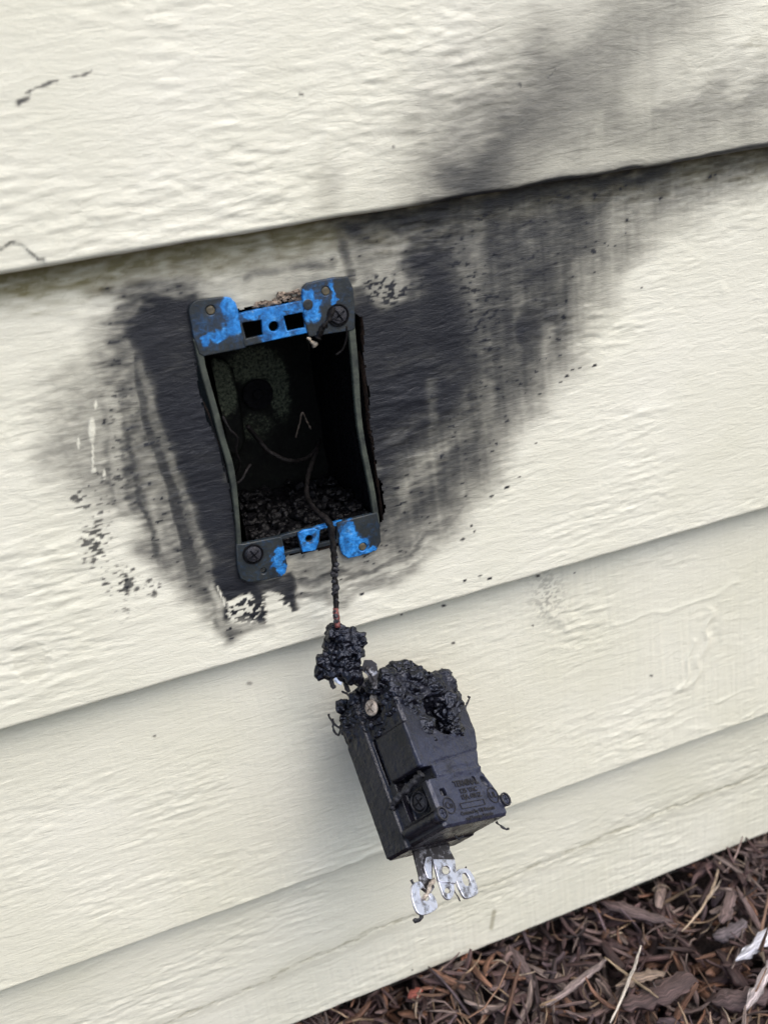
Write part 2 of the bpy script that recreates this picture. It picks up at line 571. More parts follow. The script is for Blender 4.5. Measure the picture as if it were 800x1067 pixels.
def soot_middle(px, py, a, b, d, n1, n2, st):
    """Soot on the middle board, 0 clean .. 1 black. st = streaks that run down the wall."""
    X = px + 4.5 * n1 + 1.2 * b; Y = py + 4.5 * n2 + 1.5 * b
    s = np.zeros(px.shape)

    def over(v): return np.maximum(s, v)
    haze = [(130, 306), (215, 292), (330, 246), (480, 203), (810, 150), (810, 176), (745, 203), (700, 232), (662, 268), (625, 318), (590, 362), (562, 402), (545, 432), (520, 470),
            (492, 508), (468, 548), (440, 580), (395, 603), (345, 618), (290, 622), (240, 655), (215, 632), (186, 600), (150, 560), (112, 505), (92, 450), (98, 380), (108, 320)]
    D = sdf(X, Y, haze)
    s = over(0.36 * sstep(-26, 24, D))
    D = sdf(X, Y, [(126, 292), (205, 285), (240, 400), (252, 560), (244, 652), (215, 632), (186, 600), (150, 560), (118, 505), (104, 450), (112, 380)])
    s = over(0.50 * sstep(-26, 12, D) * (1 + 0.08 * b))
    # haze spreading left of the box, thinner
    D = sdf(X, Y, [(60, 400), (130, 380), (150, 470), (140, 530), (80, 520), (50, 470)])
    s = over(0.30 * sstep(-35, 25, D))
    # dark fields
    D = sdf(X + 4 * n2, Y + 6 * n1, [(152, 326), (202, 304), (214, 372), (236, 452), (250, 540), (262, 600), (296, 602), (284, 640), (262, 652), (240, 658), (224, 610), (207, 548),
                   (190, 492), (174, 440), (156, 388), (136, 350)])
    s = over(0.94 * sstep(-20, 10, D))
    D = sdf(X, Y, [(366, 320), (425, 302), (434, 262), (462, 262), (474, 300), (488, 340), (490, 392), (474, 430), (440, 460), (408, 480), (396, 552), (384, 540), (372, 420)])
    s = over(0.97 * sstep(-50, 22, D))
    D = sdf(X, Y, [(425, 245), (560, 215), (640, 205), (625, 250), (604, 290), (590, 345), (560, 395), (520, 450), (488, 500), (450, 548), (398, 580), (395, 540), (470, 460), (480, 300)])
    s = over(0.68 * sstep(-46, 30, D))
    D = sdf(X, Y, [(350, 232), (480, 204), (700, 168), (690, 186), (560, 215), (430, 246), (356, 250)])
    s = over(0.66 * sstep(-20, 12, D))
    # brush arcs below the box
    for k, (amp, pts) in enumerate([(0.62, [(262, 612), (340, 606), (400, 592), (440, 572), (480, 520), (500, 480)]), (0.5, [(300, 596), (350, 590), (398, 580)]),
                                    (0.45, [(285, 626), (350, 622), (410, 608), (455, 575)]), (0.5, [(398, 588), (440, 560), (470, 515), (500, 455)])]):
        q, t = dline(X, Y, pts)
        s = over(amp * np.exp(-(q / 8.0) ** 2) * (1 - 0.4 * t))
    D = sdf(X, Y, [(258, 600), (300, 590), (310, 640), (296, 650), (270, 652)])
    s = over(0.9 * sstep(-6, 6, D))

    def wipe(cur, pts, w0, w1, val, soft=3.0, fade=0.0):
        q, t = dline(px + 1.6 * n1 + .6 * b, py + 1.5 * n2, pts)
        w = w0 + (w1 - w0) * t + 0.8 * st
        m = sstep(w / 2 + soft, w / 2 - soft, q) * (1 - fade * t)
        return cur * (1 - m) + np.minimum(cur, val) * m

    def dark(cur, pts, w0, w1, val, soft=3.0):
        q, t = dline(px + 1.6 * n1 + .8 * b, py + 1.5 * n2, pts)
        m = (1 - .12 * np.clip(b, -1, 2)) * sstep(0, .12, t + .02) * sstep(1.02, .85, t) * sstep((w0 + (w1 - w0) * t) / 2 + soft, (w0 + (w1 - w0) * t) / 2 - soft, q)
        return np.maximum(cur, val * m)
    # left: the wiped and the untouched bands
    s = dark(s, [(140, 345), (146, 410), (158, 450), (172, 490), (191, 550), (212, 650)], 12, 18, 0.74, 4)
    s = dark(s, [(128, 440), (137, 470), (151, 531), (174, 606)], 12, 10, 0.62, 5)
    s = wipe(s, [(146, 380), (160, 436), (179, 484), (198, 536), (217, 594), (233, 656)], 7, 9, 0.50, 3)
    s = wipe(s, [(222, 612), (233, 654)], 6, 7, 0.26, 2.5)
    s = wipe(s, [(143, 455), (158, 500), (170, 545), (182, 600)], 12, 13, 0.44, 4)
    s = wipe(s, [(116, 410), (120, 467), (129, 522), (141, 560)], 15, 12, 0.30, 3)
    s = wipe(s, [(160, 515), (166, 560)], 7, 8, 0.34)
    s = wipe(s, [(229, 612), (232, 630)], 2.4, 2.4, 0.08, 1)
    # right: vertical wipes
    for x0, y0, x1, y1, ww, vv in [(507, 400, 505, 470, 15, 0.50), (483, 222, 490, 275, 34, 0.55), (572, 340, 568, 395, 10, 0.38), (392, 256, 402, 300, 44, 0.40),
                                   (541, 300, 539, 360, 4, 0.55), (600, 272, 598, 330, 8, 0.45), (449, 398, 452, 470, 12, 0.68)]:
        s = wipe(s, [(x0, y0), (x1, y1)], ww, ww, vv, 5)
    # cream left above the box, with one dark smear
    s = wipe(s, [(225, 292), (262, 296), (320, 278), (345, 262)], 34, 44, 0.20, 12)
    s = dark(s, [(250, 292), (262, 284), (300, 279), (345, 276), (352, 262)], 8, 10, 0.50, 8)
    s = dark(s, [(352, 232), (361, 262), (364, 306)], 12, 14, 0.62, 7)
    s = wipe(s, [(40, 284), (130, 276), (250, 262), (345, 246)], 36, 26, 0.10, 12)
    # rings
    q = np.hypot((px - 542) / 1.0, (py - 338) / 1.25)
    s = s + 0.04 * np.sin(q / 3.6 + 2 * n1) * np.exp(-(q / 48) ** 2) * (s > 0.2)
    s = s + sstep(.6, .85, s) * (0.045 * n1 + 0.03 * n2 + 0.02 * b - 0.03)
    # grain and streaks disturb the coat
    mid = np.clip(s * (1 - s) * 4, 0, 1)
    rz = sstep(395, 430, px)
    s = s + mid * (0.030 * b + (0.022 + 0.010 * rz) * st + 0.018 * d) + 0.02 * mid * n1
    # clean chips and drips
    for poly, lim in [([(277, 652), (276, 622), (283, 616), (292, 619), (299, 632), (306, 636), (316, 628), (330, 632), (340, 660)], 0.05)]:
        D = sdf(px + 2 * d, py + 2 * b, poly); m = sstep(-2.0, 2.0, D); s = s * (1 - m) + lim * m
    D = sdf(px + 2 * d, py + 2 * b, [(236, 626), (262, 618), (272, 636), (268, 652), (240, 652)])
    m = sstep(-2, 3, D) * (d + 0.6 * b > -0.1); s = s * (1 - m) + 0.05 * m
    for x, y, rx, ry in [(96, 448, 3.4, 12), (97, 474, 1.0, 14), (98, 490, 2.4, 2.6), (82, 462, 1.4, 6), (100, 422, 1.4, 4), (109, 494, 1.4, 5)]:
        m = sstep(1.35, 0.75, np.hypot((px - x) / rx, (py - y) / ry)); s = s * (1 - m) + 0.02 * m
    # dry-brush flecks in the troughs of the grain
    fl = np.zeros(px.shape)
    for x, y, rx, ry, k in [(100, 566, 16, 26, 1.0), (95, 520, 26, 14, .8), (102, 545, 30, 30, .35), (128, 607, 22, 16, .8), (158, 612, 10, 10, .8), (120, 500, 25, 16, .7), (130, 430, 22, 60, .6),
                            (128, 640, 10, 14, .4)]:
        fl = np.maximum(fl, k * np.exp(-((px - x) / rx) ** 2 - ((py - y) / ry) ** 2))
    s = np.maximum(s, 0.58 * sstep(0.26, 0.74, fl * (0.36 - 0.25 * b + 0.75 * d)) * sstep(0.05, 0.25, fl))
    fl = np.exp(-((px - 470) / 60) ** 2 - ((py - 330) / 60) ** 2)
    s = np.where(s > 0.4, np.maximum(s, 0.97 * sstep(0.9, 1.25, fl * 0.8 + 0.45 * d + 0.35 * b - 0.1)), s)
    # rub marks on the peeled patch right of the ear
    D = sdf(px, py, [(372, 290), (400, 282), (425, 300), (415, 318), (380, 318)])
    s = np.maximum(s, 0.9 * sstep(-4, 6, D) * sstep(0.1, 0.6, d + 0.6 * b))
    for x, y, r in [(596, 385, 1.6), (604, 383, 1.4), (590, 392, 2), (584, 398, 1.5), (619, 381, 2), (528, 508, 2.2), (512, 517, 2), (541, 497, 1.3), (482, 562, 2), (491, 548, 1.3), (494, 554, 1.2),
                    (132, 604, 2.5), (462, 632, 2), (500, 600, 1.6), (355, 604, 1.2), (484, 605, 1.6), (510, 603, 2), (377, 619, 2), (558, 462, 1.2), (240, 655, 2), (470, 268, 1.6), (668, 300, 1)]:
        m = sstep(1.5, 0.7, np.hypot((px - x) / (r * 1.15), (py - y + (px - x) * 0.3) / (r * .6))); s = np.maximum(s, 0.93 * m)
    return np.clip(s, 0, 1)


def soot_top(px, py, a, b, d, n1, n2, st):
    X = px + 6 * n1 + 2 * b; Y = py + 6 * n2 + 2 * b
    s = np.zeros(px.shape)
    D = sdf(X, Y, [(430, 230), (450, 170), (480, 115), (515, 60), (570, 10), (660, -20), (760, -40), (740, 30), (690, 90), (810, 60), (830, 160), (640, 185), (500, 215)])
    s = np.maximum(s, 0.32 * sstep(-50, 60, D) * (1 + .04 * np.clip(st, -1.5, 1.5)))
    q, t = dline(X, Y, [(492, 196), (512, 160), (545, 128), (585, 95)])
    s = np.maximum(s, 0.66 * np.exp(-(q / 44) ** 2) * (1 - 0.35 * t))
    s = np.maximum(s, 0.46 * np.exp(-(q / 78) ** 2))
    q, t = dline(X, Y, [(560, 130), (600, 70), (650, 30), (700, 0)])
    s = np.maximum(s, 0.44 * np.exp(-(q / 52) ** 2) * (1 - 0.35 * t))
    q, t = dline(X, Y, [(690, 118), (760, 104), (830, 90)])
    s = np.maximum(s, 0.34 * np.exp(-(q / 24) ** 2))
    q, t = dline(px + 3 * n1, py, [(440, 214), (500, 203), (600, 187), (700, 170), (820, 148)])
    s = np.maximum(s, (0.98 * (1 - 0.35 * t)) * sstep(5.5 + 1.5 * np.clip(n1, -2, 2), 1.5, q))
    s = np.maximum(s, 0.55 * np.exp(-(q / 16) ** 2) * (1 - 0.5 * t))
    q = np.hypot((px - 345) / 16, (py - 198) / 30); s = np.maximum(s, 0.14 * np.exp(-q ** 2))
    mid = np.clip(s * 3, 0, 1) * (1 - s)
    s = s + mid * (0.018 * b + 0.008 * st + 0.010 * d)
    for pts, wd in [([(18, 106), (28, 103)], 4), ([(30, 96), (52, 86)], 2.5), ([(52, 87), (60, 84)], 2.0), ([(72, 79), (84, 78)], 1.6), ([(85, 77), (95, 74)], 2.0), ([(313, 96), (314, 97)], 2.2),
                    ([(409, 154), (410, 154)], 3), ([(541, 89), (543, 90)], 2), ([(572, 82), (577, 70)], 1.5)]:
        q, t = dline(px + 1.2 * d, py + b, pts); s = np.maximum(s, 0.62 * sstep(wd, wd * 0.2, q))
    return np.clip(s, 0, 1)


def peel(px, py, pts, h, wd):
    """A raised broken paint lip along a line (height only)."""
    q, t = dline(px, py, pts)
    return h * np.exp(-(q / wd) ** 2)


def make_board(name, z_top, z_bot, o_top, o_bot, seed, parent, zfine, soot=None, rough=1.0, low=None, hole=None, top_in=0.012):
    """Tilted lap board; fine grid where the photo looks, coarse beyond."""
    zf = np.arange(z_bot, zfine, STEP)
    zs = np.concatenate([zf, np.linspace(zfine + 0.004, z_top, 24)]) if z_top > zfine + 0.01 else zf
    nzf = len(zf)
    hf, a, b, d = relief(nzf, seed, rough)
    st = 0.6 * fnoise((nzf, NXF), STEP, 1.6 * MM, 22 * MM, seed + 9) + 0.6 * fnoise((nzf, NXF), STEP, 5 * MM, 30 * MM, seed + 12)
    n1 = fnoise((nzf, NXF), STEP, 13 * MM, 9 * MM, seed + 10)
    n2 = fnoise((nzf, NXF), STEP, 13 * MM, 9 * MM, seed + 11)
    ZI = np.concatenate([np.arange(nzf), (np.arange(len(zs) - nzf) * 7) % nzf])
    g = lambda f: f[np.ix_(ZI, XI)]
    h, A, B, Dn, S, N1, N2 = map(g, (hf, a, b, d, st, n1, n2))
    Xg, Zg = np.meshgrid(XS, zs)
    k = (Zg - z_bot) / (z_top - z_bot)
    O = o_bot + (o_top - o_bot) * k
    px, py = project(Xg, Zg, O)
    # soften the lower arris and let it wander a little
    h = h * sstep(0, 2.5 * MM, Zg - z_bot)
    rnd = np.clip(1 - (Zg - z_bot) / (1.3 * MM), 0, 1)
    h = h - 0.9 * MM * rnd ** 2
    Zg = Zg + 0.09 * MM * N1[0][None, :] * np.clip(1 - (Zg - z_bot) / (4 * MM), 0, 1)
    s = np.zeros(Xg.shape); stn_shade = np.zeros(Xg.shape)
    if soot: s = soot(px, py, A, B, Dn, N1, N2, S)
    if low is not None:
        dh, stn_shade2, s2 = low(px, py, Xg, Zg, A, B, Dn, N1, N2, S)
        h = h + dh; stn_shade = stn_shade2; s = np.maximum(s, s2)
    co = np.stack([Xg, -(O + h), Zg], -1)
    nz, nx = Xg.shape
    # underside of the lap
    under1 = np.stack([Xg[0], -(O[0] + h[0] - 0.6 * MM), Zg[0] - 0.35 * MM], -1)
    under2 = np.stack([Xg[0], -(O[0] - top_in), Zg[0] - 0.35 * MM], -1)
    verts = np.concatenate([under2[None], under1[None], co], 0)
    s = np.concatenate([s[:1], s[:1], s], 0); stn_shade = np.concatenate([stn_shade[:1], stn_shade[:1], stn_shade], 0)
    nz += 2
    idx = np.arange(nz * nx).reshape(nz, nx)
    q = np.stack([idx[:-1, :-1], idx[:-1, 1:], idx[1:, 1:], idx[1:, :-1]], -1).reshape(-1, 4)
    if hole is not None:
        Dh = np.concatenate([np.full((2, nx), -99.0), sdf(px + 0.5 * Dn + 1.2 * N2, py + 0.5 * B, hole)], 0).ravel()
        q = q[~(Dh[q].max(1) > 0)]
    ss = 1 - (1 - s) ** 2.5
    me = np_mesh(name, verts.reshape(-1, 3), q, {'soot': ss.ravel(), 'stain_shade': stn_shade.ravel()})
    o = link(name, me, M_WALL, parent)
    return o


house = empty('house_wall', (0, 0, Z3))
props(house, 'cream painted lap siding wall of rough grained boards, scorched black around the outlet opening', 'wall')


def to_parent(o, par):
    o.parent = par; o.matrix_parent_inverse = par.matrix_world.inverted()


bpy.context.view_layer.update()


def low_top(px, py, X, Z, A, B, D, N1, N2, S):
    h = np.zeros(px.shape)
    # broken paint lip at the far left of the lap
    q1 = [(-8, 264), (4, 258), (12, 252), (24, 255), (31, 262), (40, 270), (46, 270)]
    Dq = sdf(px, py, q1 + [(50, 282), (-10, 292)])
    h -= 0.45 * MM * sstep(-0.5, 1.2, Dq)
    q, t = dline(px, py, q1)
    s = 0.42 * sstep(2.0, 0.5, q) * (A > -0.9)
    stain_shade = 0.30 * np.exp(-(np.hypot((px - 786) / 14, (py - 46) / 7)) ** 2) * (B > 0) + 0.10 * np.exp(-((px - 335) / 14) ** 2 - ((py - 190) / 40) ** 2)
    q, t = dline(px, py, [(340, 110), (338, 222)]); h += 0.12 * MM * np.exp(-(q / 4) ** 2) * (1 - 0.5 * t)
    return h, np.clip(stain_shade, 0, 1), s


def low_mid(px, py, X, Z, A, B, D, N1, N2, S):
    h = np.zeros(px.shape)
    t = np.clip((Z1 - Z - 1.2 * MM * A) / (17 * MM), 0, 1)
    stain_shade = (0.98 * sstep(1.0, 0.25, t) + 0.12 * (D > 0.9) * (t < .8)) * (0.9 + 0.12 * B)  # olive dirt under the lap, with the lap's shade painted into it
    # round blistered patch low at the left
    q = np.hypot(px - 34, (py - 690) / 1.12) + 2 * B
    h += -0.14 * MM * sstep(21, 18, q) + 0.10 * MM * np.exp(-((q - 21) / 1.6) ** 2)
    stain_shade = np.maximum(stain_shade, 0.10 * sstep(21, 17, q))
    q = np.hypot((px - 43) / 16, (py - 596) / 5); h += 0.28 * MM * np.exp(-q ** 2)
    for x, y, rx, ry, k in [(96, 448, 4, 13, .3), (98, 490, 3.0, 3.2, .25), (97, 474, 1.3, 14, .2), (753, 302, 4, 6, .3)]:
        h += k * MM * np.exp(-np.hypot((px - x) / rx, (py - y) / ry) ** 2)
    q, t2 = dline(px, py, [(400, 238), (450, 246), (520, 252)])
    # cracked, bubbled coat where it burnt
    burn = np.exp(-((px - 430) / 90) ** 2 - ((py - 400) / 130) ** 2) + np.exp(-((px - 190) / 60) ** 2 - ((py - 430) / 110) ** 2)
    h -= 0.16 * MM * np.clip(burn, 0, 1) * sstep(0.12, 0.0, np.abs(A + 0.4 * N1))
    return h, np.clip(stain_shade, 0, 1), np.zeros(px.shape)


def low_third(px, py, X, Z, A, B, D, N1, N2, S):
    h = np.zeros(px.shape)
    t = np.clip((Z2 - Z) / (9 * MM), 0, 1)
    stain_shade = 0.22 * (1 - t) + 0.05  # shade band below the second lap, painted as a weaker olive tint
    # old runs and scrapes of paint
    for pts, wd, k in [([(737, 640), (728, 690), (712, 715)], 3.0, .45), ([(745, 648), (738, 690), (728, 712)], 5.0, -.25), ([(720, 668), (712, 690), (710, 718)], 2.0, .4),
                       ([(566, 628), (575, 645), (590, 655)], 5, .3), ([(575, 600), (572, 640)], 6, .2), ([(640, 650), (700, 635), (770, 612)], 2.5, .25), ([(560, 640), (640, 650)], 5, .15)]:
        q, tt = dline(px + 3 * N1, py + 3 * N2, pts); h += k * MM * np.exp(-(q / wd) ** 2)
    run = np.exp(-((px - 600) / 60) ** 2 - ((py - 600) / 50) ** 2) + np.exp(-((px - 740) / 60) ** 2 - ((py - 700) / 60) ** 2)
    h += 0.06 * MM * S * (0.35 + np.clip(run, 0, 1))
    lump = sstep(26, 6, np.abs(py - (1035 - 0.3625 * px)) + 0 * px) * np.exp(-((px - 340) / 130) ** 2) + np.exp(-((px - 760) / 50) ** 2 - ((py - 745) / 22) ** 2)
    h += 0.22 * MM * np.maximum(0, A - 0.2) * np.clip(lump, 0, 1)
    s = np.zeros(px.shape)
    for x, y, r in [(462, 631, 2.4), (472, 670, 2), (161, 767, 1.6), (678, 704, 1.6), (418, 640, 1.5), (555, 652, 1.2), (560, 600, 2), (598, 597, 1.2), (260, 712, 3)]:
        s = np.maximum(s, 0.80 * sstep(1.2, 0.5, np.hypot((px - x) / (1.2 * r), (py - y) / (.7 * r))) * (0.4 if x == 260 else 1))
    blob = np.exp(-((px - 570) / 16) ** 2 - ((py - 622) / 26) ** 2); s = np.maximum(s, 0.22 * blob * (D > 0.1))
    return h, stain_shade, s


def low_trim(px, py, X, Z, A, B, D, N1, N2, S):
    h = np.zeros(px.shape)
    stain_shade = 0.02 * np.ones(px.shape)
    crack = [(150, 1075), (240, 1040), (320, 1001), (400, 967), (480, 936), (560, 902), (656, 862), (740, 828), (830, 790)]
    q, t = dline(px + 1.2 * D, py + 1.0 * N2 + 0.8 * B, crack)
    h -= 0.32 * MM * np.exp(-(q / 1.5) ** 2) * sstep(-1.6, -0.2, N1 + 0.5 * A + 0.6 * (t > 0.25))
    q2 = (py + 0.42 * px) - (1001 + 0.42 * 320)
    h -= 0.5 * MM * sstep(-3, 14, q2)
    stain_shade = stain_shade + 0.38 * np.exp(-(q / 1.2) ** 2) * (B > 0.0) + 0.12 * np.exp(-(q / 7) ** 2)
    q, t = dline(px, py, [(515, 950), (512, 968)]); stain_shade = stain_shade + 0.5 * sstep(3, 1, q)
    fine_ = 0.05 * MM * S * sstep(0, 30, q2)
    return h + fine_, np.clip(stain_shade, 0, 1), np.zeros(px.shape)


b_top = make_board('siding_board', 0.262, Z1, -LAP, 0.0, 21, None, 0.186, soot_top, 1.0, low_top)
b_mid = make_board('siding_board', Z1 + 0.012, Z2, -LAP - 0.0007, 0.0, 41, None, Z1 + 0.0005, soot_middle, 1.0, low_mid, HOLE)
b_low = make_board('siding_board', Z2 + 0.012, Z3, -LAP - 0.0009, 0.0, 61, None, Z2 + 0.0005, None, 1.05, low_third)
ZT = at(560, 966, -0.0065).z
b_trim = make_board('trim_board', Z3 + 0.012, ZT, -0.0070, -0.0065, 81, None, Z3 + 0.0005, None, 0.9, low_trim, None, 0.02)
for o in (b_top, b_mid, b_low, b_trim): to_parent(o, house)
# boards above the picture, coarse but on the same wall
STEP_ = STEP
for i in range(5):
    zb = 0.262 - 0.012 + i * 0.150
    xs = np.linspace(-1.6, 1.6, 260); zs = np.linspace(zb, zb + 0.162, 20)
    Xg, Zg = np.meshgrid(xs, zs)
    hh = 0.2 * MM * np.sin(Xg * 260 + 9 * np.sin(Zg * 90 + i)) * np.cos(Zg * 700 + Xg * 40)
    O = -LAP * (Zg - zb) / 0.15 + hh
    co = np.stack([Xg, -O, Zg], -1)
    co = np.concatenate([np.stack([xs, np.full_like(xs, 0.012), np.full_like(xs, zb)], -1)[None], co], 0)
    idx = np.arange(co.shape[0] * 260).reshape(-1, 260)
    q = np.stack([idx[:-1, :-1], idx[:-1, 1:], idx[1:, 1:], idx[1:, :-1]], -1).reshape(-1, 4)
    z0 = np.zeros(len(co.reshape(-1, 3)))
    o = link('siding_board', np_mesh('b', co.reshape(-1, 3), q, {'soot': z0, 'stain_shade': z0}), M_WALL)
    to_parent(o, house)


def box_bm(bm, x0, x1, y0, y1, z0, z1):
    r = bmesh.ops.create_cube(bm, size=1.0)
    for v in r['verts']:
        v.co = Vector(((x0 + x1) / 2 + v.co.x * (x1 - x0), (y0 + y1) / 2 + v.co.y * (y1 - y0), (z0 + z1) / 2 + v.co.z * (z1 - z0)))
    return r['verts']


GZ = ZT - 0.012                     # mulch surface
bm = bmesh.new(); box_bm(bm, -1.6, 1.6, 0.030, 0.060, GZ - 0.15, ZT + 0.06)
o = link('foundation', bm_mesh(bm), make_plain('foundation_concrete', (0.16, 0.155, 0.145), (0.26, 0.25, 0.23), 0.9, 60, 1, 0.002)); to_parent(o, house)
bm = bmesh.new(); box_bm(bm, -1.6, -0.075, 0.013, 0.022, ZT + 0.01, 1.0); box_bm(bm, 0.015, 1.6, 0.013, 0.022, ZT + 0.01, 1.0)
box_bm(bm, -0.075, 0.015, 0.013, 0.022, 0.105, 1.0); box_bm(bm, -0.075, 0.015, 0.013, 0.022, ZT + 0.01, -0.03)
o = link('sheathing', bm_mesh(bm), M_EDGE); to_parent(o, house)

# ragged cut edge of the opening
hp = [at_board(x, y, -0.0002) for x, y in HOLE]
hp2 = catmull([tuple(p) for p in hp + [hp[0]]], 10)[:-1]
co, qs = [], []
n = len(hp2)
cen = sum(hp2, Vector()) / n
for ring, (dy, jit) in enumerate([(-0.0002, .5), (0.002, .9), (0.005, .9), (0.011, .6)]):
    for i, p in enumerate(hp2):
        rad = (p - cen).normalized()
        j = (.7 * mn.noise(p * 170 + Vector((ring * 3.1, 0, 0))) + .25 * mn.noise(p * 900)) * jit * MM
        co.append(tuple(p + Vector((0, dy, 0)) - rad * (-0.2 * MM + j + (0.4 * MM if ring else 0))))
for r_ in range(3):
    for i in range(n):
        qs.append((r_ * n + i, r_ * n + (i + 1) % n, (r_ + 1) * n + (i + 1) % n, (r_ + 1) * n + i))
me = bpy.data.meshes.new('edge'); me.from_pydata(co, [], qs); me.update(); smooth(me)
o = link('cut_edge', me, M_EDGE); to_parent(o, house)

# ---------------------------------------------------------------- outlet box
# local frame: x right, y up along the tilted board, z out
ang = math.atan(LAP / (Z1 - Z2))
org = at_board(300, 450, 0.0)
ex = Vector((1, 0, 0)); ey = Vector((0, math.sin(ang), math.cos(ang))); ez = ex.cross(ey)
BM = Matrix((ex, ey, ez)).transposed().to_4x4(); BM.translation = org
BI = BM.inverted()
outlet = empty('outlet_box', mat=BM)
props(outlet, 'open soot blackened outlet box with patches of bare blue plastic, set into the siding', 'outlet box')


def bl(px, py, off=0.0):
    """Photo pixel -> box-local 2D point on the flange plane."""
    p = BI @ at_board(px, py, off)
    return (p.x, p.y)


def part(name, me, m, z=0.0, parent=None, loc=None):
    o = link(name, me, m); o.parent = parent or outlet
    o.location = loc or (0, 0, z)
    return o


FZ = 1.1 * MM


def L2(pts): return [bl(x, y, FZ) for x, y in pts]


def blob(px, py, rx, ry, s=1.0):
    c = bl(px, py, FZ); return (c[0], c[1], rx / 2600, ry / 2600, s)


# ears
ear = L2([(196, 322), (199, 316), (205, 312), (232, 309), (240, 310), (245, 315), (248, 324), (250, 338), (252, 350), (256, 362), (212, 371), (207, 368), (201, 350)])
part('mounting_ear', plate(ear, [circle(bl(219, 323, FZ), 1.6 * MM)], 2.2 * MM, 0.35 * MM), make_box_mat('ear_plastic_a', [blob(240, 322, 7, 14), blob(244, 341, 11, 6), blob(216, 352, 6, 4, 1), blob(228, 350, 8, 5, .9), blob(226, 340, 22, 16, .30), blob(240, 330, 10, 20, .5)]), FZ)
ear = L2([(314, 306), (315, 299), (319, 295), (332, 292), (347, 289), (362, 288), (367, 300), (369, 322), (369, 342), (366, 344), (321, 351), (318, 340), (316, 325)])
part('mounting_ear', plate(ear, [circle(bl(338.5, 303, FZ), 1.5 * MM)], 2.2 * MM, 0.35 * MM), make_box_mat('ear_plastic_b', [blob(319, 309, 8, 9), blob(328, 318, 5, 9), blob(322, 329, 10, 5), blob(346, 306, 2.2, 14, .8), blob(328, 306, 16, 14, .30)]), FZ)
ear = L2([(246, 566), (252, 566), (292, 558), (294, 562), (296, 576), (299, 588), (297, 596), (292, 600), (268, 605), (258, 606), (250, 602), (247, 592)])
e3 = part('mounting_ear', plate(ear, [circle(bl(274, 594, FZ), 1.1 * MM)], 2.2 * MM, 0.35 * MM), make_box_mat('ear_plastic_c', [blob(290, 576, 5, 7), blob(288, 586, 5, 7), blob(294, 594, 6, 8)]), FZ)
ear = L2([(350, 544), (392, 533), (395, 548), (396, 564), (391, 573), (376, 578), (362, 581), (356, 577), (353, 568), (352, 556)])
part('mounting_ear', plate(ear, [circle(bl(377, 569, FZ), 1.6 * MM)], 2.2 * MM, 0.35 * MM), make_box_mat('ear_plastic_d', [blob(362, 565, 10, 20), blob(372, 570, 12, 12), blob(364, 550, 5, 10, .8), blob(385, 573, 6, 4, .8)]), FZ)
# cross strips between the ears, with their square windows
st_top = L2([(243, 328), (268, 322), (290, 318), (324, 311), (328, 345), (290, 353), (246, 363)])
w1 = L2([(252, 336), (272, 333), (274, 349), (256, 353)]); w2 = L2([(295, 329), (315, 325), (318, 341), (299, 345)])
hole1 = circle(bl(285, 340, FZ), 1.75 * MM)
part('cross_strip', plate(st_top, [w1, w2, hole1], 2.0 * MM, 0.25 * MM), make_box_mat('strip_plastic', [blob(286, 340, 14, 18), blob(308, 349, 20, 8), blob(262, 327, 15, 6, .8), blob(300, 319, 22, 6, .7), blob(312, 321, 10, 10, .6)]), FZ - 0.4 * MM)
st_bot = L2([(284, 560), (310, 553), (332, 548), (362, 541), (363, 563), (331, 571), (312, 575), (286, 581)])
w3 = L2([(294, 562), (309, 558), (313, 571), (297, 575)]); w4 = L2([(333, 552), (350, 548), (351, 562), (333, 566)])
part('cross_strip', plate(st_bot, [w3, w4, circle(bl(321, 560, FZ), 1.3 * MM)], 2.0 * MM, 0.25 * MM), make_box_mat('strip_plastic_low', [blob(343, 546, 14, 3.5, .9)]), FZ - 0.6 * MM)
tab = L2([(309, 554), (315, 551), (326, 549), (332, 551), (331, 563), (328, 572), (314, 574), (312, 566)])
part('screw_tab', plate(tab, [circle(bl(321, 560, FZ), 1.45 * MM)], 1.4 * MM, 0.4 * MM, 2), make_box_mat('tab_plastic', [], full=True), FZ + 1.1 * MM)
# rim ring round the screw hole of the tab
# side rails, bowed by the heat
def rail(outer, inner):
    a = catmull([(*bl(x, y, FZ), 0) for x, y in outer], 6); b = catmull([(*bl(x, y, FZ), 0) for x, y in inner], 6)
    pts = [(p.x, p.y) for p in a] + [(p.x, p.y) for p in reversed(b)]
    return plate(pts, [], 2.2 * MM, 0.4 * MM)


part('side_rail', rail([(201, 352), (207, 380), (214, 405), (221, 430), (229, 460), (236, 484), (241, 510), (245, 545), (247, 572)],
                       [(212, 366), (214, 380), (220, 402), (228, 430), (236, 460), (243, 484), (247, 510), (250, 545), (252, 570)]), M_RAIL, FZ - 0.3 * MM)
part('side_rail', rail([(369, 335), (373, 380), (376, 430), (380, 460), (385, 485), (390, 510), (394, 535), (395, 545)],
                       [(362, 338), (366, 380), (370, 430), (374, 460), (379, 485), (384, 510), (388, 535), (389, 545)]), M_RAIL, FZ - 0.3 * MM)


